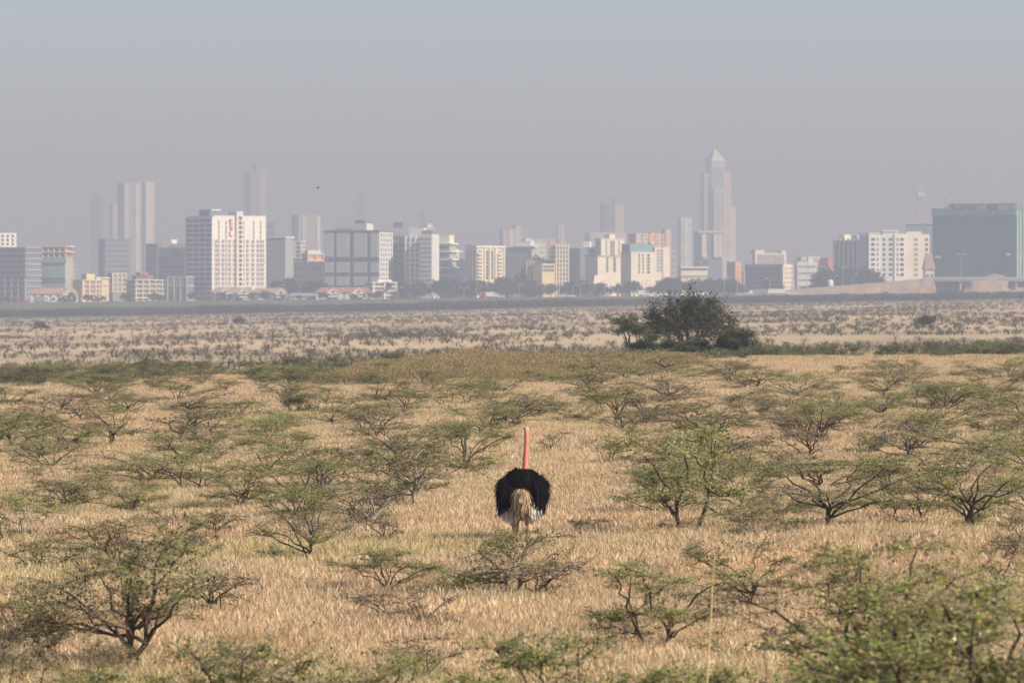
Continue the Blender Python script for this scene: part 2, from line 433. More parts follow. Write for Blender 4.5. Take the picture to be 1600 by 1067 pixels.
K['big'] = [acacia(201+i, 2.8, 1.65, 30, 2, 20, 0.046, [(0.22, 0.29, 0.065), (0.29, 0.33, 0.08), (0.14, 0.20, 0.05), (0.36, 0.34, 0.10), (0.19, 0.30, 0.10), (0.36, 0.25, 0.12), (0.17, 0.12, 0.07)], 0.10, 0.6, 0.10, 0.75, 15, 0.55) for i in range(2)]
K['low'] = [acacia(211+i, 1.7, 1.5, 17, 2, 18, 0.045, OLIVES[:2] + GREENS, 0.16, 0.8, 0.2, 0.7, 17) for i in range(2)]

K['mixed'] = [acacia(221+i, 2.0, 1.5, 17, 2, 13, 0.042, OLIVES + GREENS + BROWNS[:2], 0.13, 0.9, 0.2, 0.5, 17, 0.5) for i in range(2)]
TREE_SPOTS = []
def put_tree(kind, v, x, y, h, width, label, group=None, rz=None, bark=None, seed=0, name='thorn_tree', cat='tree'):
    p = K[kind][v % len(K[kind])]
    rnd = random.Random(int(x*1000) + int(y*77) + seed)
    if rz is None: rz = rnd.uniform(0, 6.283)
    sz = h/p[2]; sx = width/(2*p[3])
    root = empty(name, (x, y, g(x, y)), rz)
    tag(root, label, cat, group)
    place('trunk', p[0] if not bark else bark, root, sc=(sx, sx, sz)); place('crown', p[1], root, sc=(sx, sx, sz))
    TREE_SPOTS.append((x, y, width*0.5))
    return root

HAND = [  # kind, variant, x px, base row, top row, width px, label
 ('flat', 0, 1040, 1050, 868, 260, 'dark forked thorn tree with thin green crown beside the tall dry grass stalk'),
 ('olive', 1, 1145, 975, 838, 190, 'olive thorn tree standing just behind the tall dry grass stalk'),
 ('olive', 0, 785, 965, 800, 215, 'slender thorn tree whose leafy top hides the legs of the ostrich'),
 ('flat', 1, 612, 968, 856, 185, 'small flat-topped thorn tree with a long bare limb low on one side'),
 ('olive', 2, 818, 930, 806, 135, 'low olive thorn bush growing right before the legs of the ostrich'),
 ('bare', 0, 846, 970, 872, 150, 'grey leafless forked thorn tree beside the slender tree hiding the ostrich legs'),
 ('bare', 1, 640, 1082, 985, 170, 'leafless brown thorn bush with a short pale broken stem'),
 ('bare', 2, 577, 872, 748, 105, 'mostly bare thorn tree with one dark crooked trunk below the wide pale-stemmed thorn tree'),
 ('flat', 2, 462, 915, 762, 150, 'green thorn tree on a thin leaning trunk, in open grass left of the ostrich'),
 ('bare', 1, 507, 798, 688, 90, 'thin bare upright thorn tree next to the wide pale-stemmed thorn tree'),
 ('flat', 3, 640, 822, 672, 200, 'wide green thorn tree with a pale bleached stem'),
 ('flat', 1, 738, 762, 655, 130, 'green thorn tree spreading towards the pink neck of the ostrich'),
 ('flat', 0, 1070, 872, 655, 230, 'tall dark green thorn tree, largest of the bushes on the open side of the ostrich'),
 ('olive', 2, 1150, 842, 690, 130, 'sparse thorn tree with a pale trunk touching the tall dark green thorn tree'),
 ('flat', 2, 1305, 862, 708, 265, 'wide yellow-green thorn bush with arching bare twigs on top'),
 ('flat', 3, 1520, 860, 695, 200, 'dense green thorn bush growing next to the wide yellow-green one'),
 ('brown', 1, 1420, 846, 745, 160, 'brownish twiggy thorn bush between two dense green thorn bushes'),
 ('flat', 1, 1295, 716, 625, 130, 'round green thorn bush on a short dark stem above the wide yellow-green bush'),
 ('bare', 0, 1425, 722, 645, 110, 'bare thorn tree with one leaning bleached branch'),
 ('flat', 2, 168, 716, 632, 125, 'dark umbrella shaped thorn tree on two short stems'),
 ('yellow', 0, 190, 832, 728, 150, 'thorn bush dotted with yellow blossom on its top'),
 ('yellow', 1, 42, 872, 768, 170, 'pale blossom flecked thorn bush growing beside the yellow dotted one'),
 ('flat', 0, 362, 815, 732, 130, 'low dark green thorn bush in front of a leafless brown one'),
 ('bare', 2, 330, 745, 690, 90, 'leafless reddish brown thorn bush behind the low dark green one'),
 ('olive', 0, 232, 742, 692, 110, 'small olive thorn bush behind the yellow dotted one'),
 ('flat', 3, 25, 716, 632, 130, 'leafy green thorn tree with two dark stems beside the umbrella shaped tree'),
 ('flat', 2, 70, 762, 685, 120, 'bright green low thorn bush below the umbrella shaped tree'),
 ('bare', 1, 868, 732, 668, 70, 'tiny bare forked thorn tree just beyond the ostrich'),
 ('olive', 1, 945, 750, 682, 90, 'thin olive thorn tree beyond the ostrich on the open side'),
 ('flat', 1, 958, 676, 600, 125, 'green thorn tree with upswept limbs standing before the big dark tree'),
 ('flat', 0, 745, 700, 630, 140, 'flat green thorn tree behind the pink neck of the ostrich'),
 ('olive', 2, 62, 930, 826, 150, 'thin stemmed olive thorn tree behind the large brown-green one'),
 ('bare', 2, 338, 1005, 880, 150, 'leafless thorn tree with one long sideways limb beside the large brown-green one'),
 ('bare', 0, 1362, 1000, 905, 90, 'small dark stemmed bare thorn tree half hidden by the leafy near tree'),
 ('olive', 0, 1130, 1085, 960, 140, 'low green sprig of thorn bush at the foot of the tall dry grass stalk'),
 ('olive', 2, 500, 880, 800, 80, 'faded olive thorn sapling touching the green tree on the leaning trunk'),
 ('brown', 2, 560, 760, 700, 110, 'grey brown thorn bush behind the mostly bare crooked tree'),
 ('olive', 1, 380, 672, 622, 140, 'spreading olive thorn bush with a dark bent stem'),
 ('bush', 1, 462, 668, 608, 70, 'compact dark round thorn bush beside the spreading olive one'),
 ('yellow', 0, 1238, 846, 742, 150, 'pale flecked thorn bush squeezed between the sparse pale-trunked tree and the wide yellow-green bush'),
 ('flat', 1, 1408, 806, 712, 185, 'green thorn bush filling the gap behind the brownish twiggy bush'),
 ('olive', 0, 1592, 806, 705, 160, 'olive thorn bush behind the dense green bush beside the wide yellow-green one'),
 ('brown', 0, 1180, 884, 782, 130, 'brown twiggy thorn bush at the foot of the sparse pale-trunked tree'),
 ('flat', 2, 112, 806, 722, 150, 'green thorn bush filling the gap behind the pale blossom flecked bush'),
 ('olive', 1, 272, 892, 800, 130, 'olive thorn bush growing right behind the large brown-green tree'),
 ('brown', 0, 150, 905, 812, 180, 'brown twiggy thorn bush between the large brown-green tree and the yellow dotted bush'),
 ('flat', 0, 405, 708, 645, 125, 'low green thorn bush behind the leafless reddish brown one'),
 ('flat', 3, 1490, 770, 690, 170, 'spreading green thorn bush behind the dense bush next to the wide yellow-green one'),
 ('olive', 2, 1215, 770, 690, 120, 'faded olive thorn bush behind the pale flecked bush and the tall dark green tree'),
]
def hand_trees():
    for i, (k, v, px, base, top, wpx, lab) in enumerate(HAND):
        d = dist_of_row(px, base); x = wx(px, d)
        h = wz(top, d) - g(x, d); w = wpx*d/FOC*1.28
        r = put_tree(k, v, x, d, h, w, lab, 'thorn trees in the grass', rz=(i*2.39) % 6.283,
                     bark=pale(K[k][v % len(K[k])])[0] if 'pale' in lab or 'bleached' in lab else None)
hand_trees()
def at_d(kind, v, px, d, top, wpx, label, rz):
    x = wx(px, d); return put_tree(kind, v, x, d, wz(top, d) - g(x, d), wpx*d/FOC, label, 'near thorn trees', rz)
at_d('big', 0, 1390, 63, 828, 560, 'leafy bright green thorn tree with a broad crown, out of focus', 0.6)
at_d('big', 1, 1530, 50, 885, 760, 'largest nearest green thorn tree, crown reaching below the picture edge', 2.2)
at_d('mixed', 0, 195, 80, 818, 400, 'large brown-green thorn tree on two dark trunks', 0.3)
at_d('low', 0, 350, 62, 985, 400, 'low brown flecked thorn bush below the large brown-green tree', 1.0)
at_d('low', 1, 870, 60, 960, 470, 'low green thorn bush dotted with pale flecks below the grey leafless tree', 2.0)
at_d('brown', 1, 20, 66, 1010, 260, 'brown thorn bush at the foot of the large brown-green tree', 4.0)
at_d('mixed', 1, 60, 84, 905, 250, 'bare-limbed brown thorn tree leaning away from the large brown-green tree', 1.7)

at_d('low', 0, 600, 66, 1015, 300, 'low flecked thorn bush beneath the leafless bush with the pale broken stem', 3.1)
at_d('low', 1, 1090, 61, 1012, 300, 'low flecked thorn bush at the base of the tall dry grass stalk', 5.2)
at_d('low', 1, 150, 60, 1018, 330, 'low flecked thorn bush in front of the trunks of the large brown-green tree', 0.4)
def fill_trees():
    rnd = random.Random(77)
    labs = {'flat': 'green flat-topped thorn bush in the grass between the ostrich and the crest',
            'olive': 'olive half-bare thorn bush in the grass between the ostrich and the crest',
            'bare': 'leafless brown thorn bush in the grass between the ostrich and the crest',
            'yellow': 'pale flecked green thorn bush in the grass between the ostrich and the crest',
            'brown': 'brownish sparse thorn bush in the grass between the ostrich and the crest'}
    n = 0; tries = 0
    while n < 215 and tries < 6000:
        tries += 1
        row = 592 + 268*rnd.random()**1.5; px = rnd.uniform(-60, 1660)
        if rnd.random() > (0.9 if row < 740 else 0.5): continue
        if 690 < px < 960 and row > 690: continue
        if 905 < px < 985 and row > 690: continue
        if 240 < px < 560 and 640 < row < 700 and rnd.random() < .6: continue
        d = dist_of_row(px, row); x = wx(px, d)
        w = rnd.uniform(1.8, 4.2); h = rnd.uniform(0.85, 1.35)*(0.72+w*0.13)
        if any((a-x)**2 + ((b-d)*0.16)**2 < (0.36*(c+w*0.5))**2 for a, b, c in TREE_SPOTS): continue
        k = rnd.choice(['flat', 'flat', 'flat', 'olive', 'olive', 'bare', 'brown', 'yellow'])
        put_tree(k, rnd.randint(0, 3), x, d, h, w, labs[k], k + ' thorn bushes of the middle distance'); n += 1
    # low brown twiggy bushes among the nearer trees
    n = 0; tries = 0
    while n < 55 and tries < 3000:
        tries += 1
        row = rnd.uniform(800, 1120); px = rnd.uniform(-60, 1660)
        if (930 < px < 1000 and row < 900) or (380 < px < 560 and row > 880) or (740 < px < 900 and row < 905) or (1180 < px < 1300 and row > 960): continue
        d = dist_of_row(px, row); x = wx(px, d); w = rnd.uniform(0.8, 1.7); h = rnd.uniform(0.6, 1.05)
        k = rnd.choice(['bare', 'bare', 'brown', 'olive'])
        put_tree(k, rnd.randint(0, 3), x, d, h, w, {'bare': 'low leafless thorn shrub among the nearer thorn trees', 'brown': 'low brown twiggy thorn shrub among the nearer thorn trees', 'olive': 'low olive thorn shrub among the nearer thorn trees'}[k], k + ' shrubs among the nearer trees', name='thorn_shrub', cat='shrub'); n += 1
    # dense dark bushes along the crest
    n = 0
    for i in range(165):
        px = rnd.uniform(-50, 1650)
        dens = 1.0 if px < 640 else (0.45 if px < 960 else 0.9)
        if rnd.random() > dens: continue
        d = rnd.uniform(325, 415) if px < 640 else rnd.uniform(385, 420)
        x = wx(px, d); w = rnd.uniform(1.7, 3.8); h = rnd.uniform(0.85, 1.45)
        put_tree('bush', rnd.randint(0, 2), x, d, h, w, 'dense dark green bush in the row along the crest', 'bushes along the crest', name='dense_bush', cat='bush')
fill_trees()

# ------------------------------------------------------------------ the big dark tree on the crest, its flat-topped neighbour and the bushes at its foot
def vase_tree(seed, h, Rr, ntip, leaf, nleaf, tones, zmin=0.35, stems=7, clump=0.5):
    rnd = random.Random(seed); U = rnd.uniform; wood = MB(); lv = MB()
    forks = []
    for i in range(stems):
        a = 6.283*i/stems + U(-.3, .3); l = U(0.25, 0.5)
        p = [Vector((math.cos(a)*0.1, math.sin(a)*0.1, -0.2))]
        for j in range(1, 5):
            t = j/4; p.append(Vector((math.cos(a)*Rr*l*t**1.2 + U(-.1, .1), math.sin(a)*Rr*l*t**1.2 + U(-.1, .1), h*0.5*t)))
        wood.tube(p, [0.13, 0.11, 0.09, 0.08, 0.06], 6); forks += p[2:]
    for i in range(ntip):
        a = U(0, 6.283); el = math.asin(U(0.0, 1.0)**0.8); q = U(0.45, 1.0)**0.5
        lump = 0.86 + 0.16*math.sin(a*3+seed) * math.cos(el*4) + U(-.06, .06)
        pt = Vector((math.cos(a)*math.cos(el)*Rr*q*lump, math.sin(a)*math.cos(el)*Rr*q*lump, h*zmin + (h*(1-zmin))*math.sin(el)*q*lump))
        f = min(forks, key=lambda k: (k-pt).length*U(.8, 1.2))
        m = f.lerp(pt, 0.5) + Vector((U(-.2, .2), U(-.2, .2), U(-.1, .2)))
        wood.tube([f, m, pt], [0.045, 0.03, 0.012], 4)
        for j in range(nleaf):
            d = Vector((U(-1, 1), U(-1, 1), U(-.9, 1.1))); pp = pt + d*clump*(U(0, 1)**0.6)
            if j % 6 == 0: wood.tube([pt, pp + d*0.15], [0.012, 0.006], 3)
            dd = Vector((U(-1, 1), U(-1, 1), U(-.3, 1))).normalized(); up = Vector((U(-1, 1), U(-1, 1), U(-1, 1))).normalized()
            c = rnd.choice(tones); k = U(.75, 1.25); L = leaf*U(.6, 1.3)
            leaf_quad(lv, pp, dd, up, L, L*0.5, (c[0]*k, c[1]*k, c[2]*k))
    return wood, lv
DARK = [(0.08, 0.099, 0.049), (0.102, 0.116, 0.058), (0.065, 0.08, 0.043), (0.123, 0.133, 0.072)]
def crest_tree():
    d = 432.0; px = 1078; x = wx(px, d); z = g(x, d); s = s_of(d)
    h = wz(452, d) - z
    r = empty('bushy_tree', (x, d, z)); tag(r, 'big dark rounded tree standing alone on the crest before the city', 'tree')
    w, l = vase_tree(7, h, 3.9, 165, 0.15, 66, DARK, 0.34, 9, 0.68)
    w.build('trunk', M['bark'], r); l.build('crown', M['leaf'], r)
    # flat-topped acacia touching it
    px = 990; d = 428.0; x = wx(px, d); z = g(x, d); h = wz(486, d) - z
    p = acacia(311, h, 2.3, 10, 2, 13, 0.13, DARK, 0.0, 0.0, 0.05, 0.35, 15, 0.35)
    r = empty('umbrella_tree', (x, d, z), 0.4); tag(r, 'flat-topped acacia leaning out beside the big dark rounded tree', 'tree')
    place('trunk', p[0], r); place('crown', p[1], r)
    for (px, wpx, hh, lab) in ((1150, 95, 2.0, 'wide dark bush at the foot of the big tree, away from the flat-topped acacia'), (1020, 90, 1.7, 'dark bush at the foot of the flat-topped acacia'), (1085, 100, 1.8, 'dark bush under the middle of the big rounded tree')):
        d = 424.0; x = wx(px, d); w = wpx*s_of(d)
        b = acacia(int(px), 1.6, 1.6, 16, 5, 20, 0.12, DARK + [(0.06, 0.085, 0.035)], 0, 0, 0, 1.2, 14)
        r = empty('low_bush', (x, d, g(x, d))); tag(r, lab, 'bush', 'bushes under the big tree')
        k = w/3.2
        place('trunk', b[0], r, sc=(k, k, (hh+0.35)/1.6)); place('crown', b[1], r, sc=(k, k, (hh+0.35)/1.6))
crest_tree()

# tall dry grass stalk standing in front
def stalk():
    d = 60.0; x = wx(1104, d); mb = MB()
    z0 = g(x, d); zt = wz(815, d)
    pts = [(0, 0, 0), (-0.01, 0, 0.6), (0.0, 0, 1.2), (0.04, 0.01, 1.9), (0.09, 0.01, zt-z0)]
    r = empty('grass_stalk', (x, d, z0)); tag(r, 'single tall dry straw stalk rising in front of the thorn trees', 'grass')
    mb.tube(pts, [0.011, 0.011, 0.010, 0.008, 0.004], 5); mb.build('stem', M_straw, r)
    hd = MB(); rnd = random.Random(4)
    for i in range(60):
        t = rnd.uniform(0.72, 1.0); zz = (zt-z0)*t; xx = 0.04 + 0.05*(t-0.72)/0.28
        dd = Vector((rnd.uniform(-.5, .5), rnd.uniform(-.5, .5), 1)).normalized()
        leaf_quad(hd, Vector((xx, 0.01, zz)), dd, Vector((1, 0.2, 0)), 0.07, 0.013, (0.5, 0.38, 0.2))
    hd.build('seed_head', M['grass'], r)
M_straw = plain('straw', (0.58, 0.43, 0.21), 0.8, 0.2, 8)
stalk()

# ------------------------------------------------------------------ scrub on the far plain
def scrub_mesh(seed, tones, n=70, leaf=0.22):
    rnd = random.Random(seed); U = rnd.uniform; mb = MB()
    for i in range(3):
        a = U(0, 6.28); mb.tube([(0, 0, -0.1), (math.cos(a)*0.2, math.sin(a)*0.2, 0.5), (math.cos(a)*0.5, math.sin(a)*0.5, 0.75)], [0.05, 0.04, 0.02], 3, (0.07, 0.055, 0.045))
    for i in range(n):
        a = U(0, 6.28); q = U(0, 1)**0.5*0.8
        p = Vector((math.cos(a)*q, math.sin(a)*q, 0.78*(1 - q*q*0.7)*U(0.25, 1.0)))
        d = Vector((U(-1, 1), U(-1, 1), U(-.25, .5))).normalized(); c = rnd.choice(tones); k = U(.75, 1.25)
        L = leaf*U(.7, 1.4); leaf_quad(mb, p, d, Vector((U(-.4, .4), U(-.4, .4), 1)), L, L*0.55, (c[0]*k, c[1]*k, c[2]*k))
    return mb.mesh('scrub_bush', M['scrub'])
GREYS = [(0.17, 0.14, 0.10), (0.22, 0.18, 0.13), (0.14, 0.12, 0.085), (0.27, 0.22, 0.16)]
SGREEN = [(0.12, 0.135, 0.07), (0.15, 0.155, 0.085), (0.10, 0.11, 0.065)]
def build_scrub():
    rs = np.random.RandomState(9)
    protos = [scrub_mesh(1, GREYS), scrub_mesh(2, GREYS), scrub_mesh(3, GREYS + SGREEN), scrub_mesh(4, SGREEN), scrub_mesh(5, GREYS, 40)]
    P = []
    for y0, y1, dens in ((560, 900, 0.075), (900, 1500, 0.045), (1500, 2400, 0.022), (2400, 3280, 0.012)):
        half = 0.086*y1 + 15
        n = int(2*half*(y1-y0)*dens); x = rs.uniform(-half, half, n); y = rs.uniform(y0, y1, n)
        k = np.abs(x) < 0.086*y + 12
        P.append(np.stack([x[k], y[k]], 1))
    P = np.concatenate(P); x, y = P[:, 0], P[:, 1]
    nz = 0.55*vnoise(x+2000, y*0.35, 22.0, 21) + 0.45*vnoise(x+2000, y*0.5, 7.0, 22)
    keep = nz > (0.40 + 0.12*rs.rand(len(x)) - 0.12*smooth01(1500, 2800, y)); x, y, nz = x[keep], y[keep], nz[keep]
    gr = vnoise(x+900, y*0.3, 60, 31) > 0.66 - 0.4*smooth01(1800, 3000, y)
    idx = np.where(gr, rs.randint(2, 4, len(x)), rs.choice([0, 1, 2, 4], len(x)))
    scl = rs.uniform(0.4, 1.15, len(x))*(0.7+0.6*nz)
    scatter('scrub', protos, np.stack([x, y, gz(x, y)-0.05], 1), rs.uniform(0, 6.28, len(x)), scl.astype(np.float32), idx.astype(np.int32),
            'grey-brown scrub bushes speckling the wide plain below the city', 'scrub')
    # dark hedge of bushes at the far edge of the plain
    n = 5200; x = rs.uniform(-330, 330, n); y = 3270 + rs.uniform(0, 1, n)**1.6*150 + 14*np.sin(x*0.02)
    sc2 = rs.uniform(2.2, 4.6, n)*(0.85 + 0.5*vnoise(x+999, y, 30, 12))
    right = smooth01(-20, 120, x); keep = rs.rand(n) > 0.45*right
    x, y, sc2 = x[keep], y[keep], sc2[keep]
    hp = [scrub_mesh(11, [(0.045, 0.055, 0.032), (0.06, 0.068, 0.04)], 110, 0.3), scrub_mesh(12, [(0.05, 0.055, 0.035), (0.07, 0.07, 0.045)], 110, 0.3)]
    scatter('far_hedge', hp, np.stack([x, y, gz(x, y)-0.2], 1), rs.uniform(0, 6.28, len(x)), sc2.astype(np.float32), rs.randint(0, 2, len(x)).astype(np.int32),
            'dark belt of bushes along the far edge of the plain before the city', 'bushes')
build_scrub()

# a few larger single bushes standing out on the plain
def plain_bushes():
    for (px, d, wpx, hpx, lab) in ((1447, 1150, 34, 22, 'lone grey-green bush on the plain beyond the right crest bushes, beside a bare strip'), (65, 1750, 28, 14, 'dark round bush alone on the plain near the far hedge'),
                                  (205, 640, 30, 14, 'dark green bush just beyond the crest row, round topped'), (375, 1900, 26, 11, 'small grey-green bush alone in the middle of the plain'),
                                  (1490, 700, 30, 14, 'dark spreading bush just beyond the crest near the lone grey-green bush')):
        x = wx(px, d); s = s_of(d); r = empty('plain_bush', (x, d, g(x, d)))
        b = acacia(int(d), 1.6, 1.6, 14, 4, 9, 0.2, [(0.075, 0.095, 0.05), (0.09, 0.105, 0.06)], 0, 0, 0, 1.2, 9)
        k = wpx*s/3.2
        tag(r, lab, 'bush', 'single bushes on the plain'); place('trunk', b[0], r, sc=(k, k, hpx*s/1.6)); place('crown', b[1], r, sc=(k, k, hpx*s/1.6))
plain_bushes()
# ------------------------------------------------------------------ city
M['white'] = plain('white_render', (0.78, 0.75, 0.70), 0.8, 0.10, 0.08)
M['cream'] = plain('cream_render', (0.76, 0.68, 0.54), 0.8, 0.10, 0.08)
M['yellow'] = plain('yellow_render', (0.78, 0.62, 0.34), 0.8, 0.12, 0.08)
M['grey'] = plain('grey_concrete', (0.40, 0.39, 0.37), 0.9, 0.15, 0.08)
M['lgrey'] = plain('light_grey_panel', (0.62, 0.64, 0.62), 0.8, 0.06, 0.05)
M['dgrey'] = plain('dark_grey_cladding', (0.17, 0.17, 0.19), 0.7, 0.15, 0.08)
M['slate'] = plain('blue_grey_shade', (0.16, 0.19, 0.24), 0.5, 0.15, 0.08)  # on shaded fronts the blue of the shade is put into this colour
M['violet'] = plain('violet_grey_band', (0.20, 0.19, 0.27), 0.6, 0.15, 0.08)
M['glass'] = plain('window_glass', (0.045, 0.055, 0.07), 0.15, 0.3, 0.3, 0.5)
M['dim'] = plain('shutter_grey', (0.30, 0.28, 0.25), 0.6, 0.2, 0.3)
M['brick'] = plain('red_brick', (0.38, 0.17, 0.12), 0.9, 0.2, 0.2)
M['orange'] = plain('orange_render', (0.72, 0.38, 0.20), 0.85, 0.12, 0.1)
M['pink'] = plain('pink_render', (0.62, 0.42, 0.36), 0.85, 0.12, 0.1)
M['net'] = plain('shaded_green_net', (0.06, 0.175, 0.165), 0.9, 0.30, 0.12)  # darker and bluer, the shade on the netted front is in this colour
M['palenet'] = plain('pale_green_net', (0.27, 0.42, 0.34), 0.9, 0.25, 0.2)
M['tile'] = plain('roof_tile', (0.36, 0.23, 0.19), 0.9, 0.2, 0.3)
M['redtile'] = plain('red_roof_tile', (0.33, 0.14, 0.11), 0.9, 0.2, 0.3)
M['bluegreen'] = plain('blue_green_roof', (0.22, 0.33, 0.36), 0.7, 0.15, 0.2)
M['earth'] = plain('bare_earth', (0.36, 0.26, 0.18), 0.95, 0.3, 0.12)
M['steel'] = plain('galvanised_steel', (0.42, 0.43, 0.44), 0.5, 0.1, 1.0, 0.4, 0.5)
M['red'] = plain('red_paint', (0.55, 0.05, 0.035), 0.45, 0.1, 1.0, 0.5)
M['rubber'] = plain('rubber', (0.02, 0.02, 0.02), 0.9, 0.1, 2.0)
M['carwhite'] = plain('white_car_paint', (0.80, 0.80, 0.80), 0.35, 0.05, 1.0, 0.5)
M['cardark'] = plain('dark_car_paint', (0.06, 0.07, 0.10), 0.35, 0.1, 1.0, 0.5)

_winmesh = {}
def window_mesh(w, h, glass, frame):
    key = (round(w, 2), round(h, 2), glass, frame)
    if key not in _winmesh:
        mb = MB(); t = min(0.14, w*0.12); d = 0.16
        mb.box(-w/2, w/2, -0.04, 0.05, -h/2, h/2, None, 1)                        # pane, set back inside the frame
        for (a, b, c, e) in ((-w/2-t, w/2+t, h/2, h/2+t), (-w/2-t, w/2+t, -h/2-t, -h/2), (-w/2-t, -w/2, -h/2, h/2), (w/2, w/2+t, -h/2, h/2)):
            mb.box(a, b, -d, 0.05, c, e, None, 0)
        _winmesh[key] = mb.mesh('window', [M[frame], M[glass]])
    return _winmesh[key]

class Building:
    """block with a front (local -Y) and one visible flank; turned by th about its near corner"""
    def __init__(s, name, label, xl, xc, xr, top, d, th, depth=None, cat='building', group=None, wall='white', body=True):
        s.s = s_of(d); t = R(th); s.d = d
        if th >= 0: ox = xc; s.W = (xr-xc)*s.s/math.cos(t); s.D = (xc-xl)*s.s/math.sin(t) if xc > xl else 0
        else: ox = xl; s.W = (xc-xl)*s.s/math.cos(t); s.D = (xr-xc)*s.s/math.sin(-t) if xr > xc else 0
        if depth: s.D = depth
        if s.D < 6: s.D = 14.0
        s.ox = ox; s.ct = math.cos(t); x = wx(ox, d)
        s.x0 = x; s.z0 = g(x, d) - 0.6
        s.H = wz(top, d) - s.z0
        s.o = empty(name, (x, d, s.z0), t); tag(s.o, label, cat, group)
        if body: s.wall = s.box('wall', 0, s.W, 0, s.D, 0, s.H, wall)
    def box(s, name, x0, x1, y0, y1, z0, z1, mat, parent=None):
        mb = MB(); mb.box(x0, x1, y0, y1, z0, z1); return mb.build(name, M[mat], parent or s.o)
    def z(s, row): return wz(row, s.d) - s.z0
    def fx(s, px): return (px - s.ox)*s.s/s.ct
    def fbox(s, name, pxa, pxb, rowt, rowb, mat, proud=0.3, parent=None):
        """a slab standing proud of the front, given by its place on the front"""
        return s.box(name, s.fx(pxa), s.fx(pxb), -proud, 0.4, s.z(rowb), s.z(rowt), mat, parent)
    def windows(s, face, n, rows, z0, z1, w, h, a0=None, a1=None, glass='glass', frame='white', skip=0.0, seed=1):
        rnd = random.Random(seed); me = window_mesh(w, h, glass, frame)
        span = s.D if face in ('left', 'right') else s.W
        a0 = span*0.06 if a0 is None else a0; a1 = span*0.94 if a1 is None else a1
        for i in range(n):
            a = a0 + (a1-a0)*(i+0.5)/n
            for j in range(rows):
                if rnd.random() < skip: continue
                z = z0 + (z1-z0)*(j+0.5)/rows
                if face == 'front': place('window', me, s.o, (a, -0.05, z))
                elif face == 'left': place('window', me, s.o, (-0.05, a, z), -math.pi/2)
                else: place('window', me, s.o, (s.W+0.3, a, z), math.pi/2)
    def slabs(s, n, z0, z1, t, mat, p=0.5, name='floor_slab'):
        for j in range(n):
            z = z0 + (z1-z0)*j/max(1, n-1)
            s.box(name, -p, s.W+p, -p, s.D+p, z, z+t, mat)
    def piers(s, face, n, z0, z1, w, mat, p=0.42, name='column'):
        for i in range(n):
            if face == 'front':
                a = s.W*i/(n-1); s.box(name, a-w/2, a+w/2, -p, 0.1, z0, z1, mat)
            elif face == 'left':
                a = s.D*i/(n-1); s.box(name, -p, 0.1, a-w/2, a+w/2, z0, z1, mat)
            else:
                a = s.D*i/(n-1); s.box(name, s.W-0.1, s.W+p, a-w/2, a+w/2, z0, z1, mat)
    def roofbox(s, x0f, x1f, h, mat, y0=None, y1=None):
        return s.box('roof_house', s.W*x0f, s.W*x1f, s.D*0.2 if y0 is None else y0, s.D*0.7 if y1 is None else y1, s.H-0.1, s.H+h, mat)

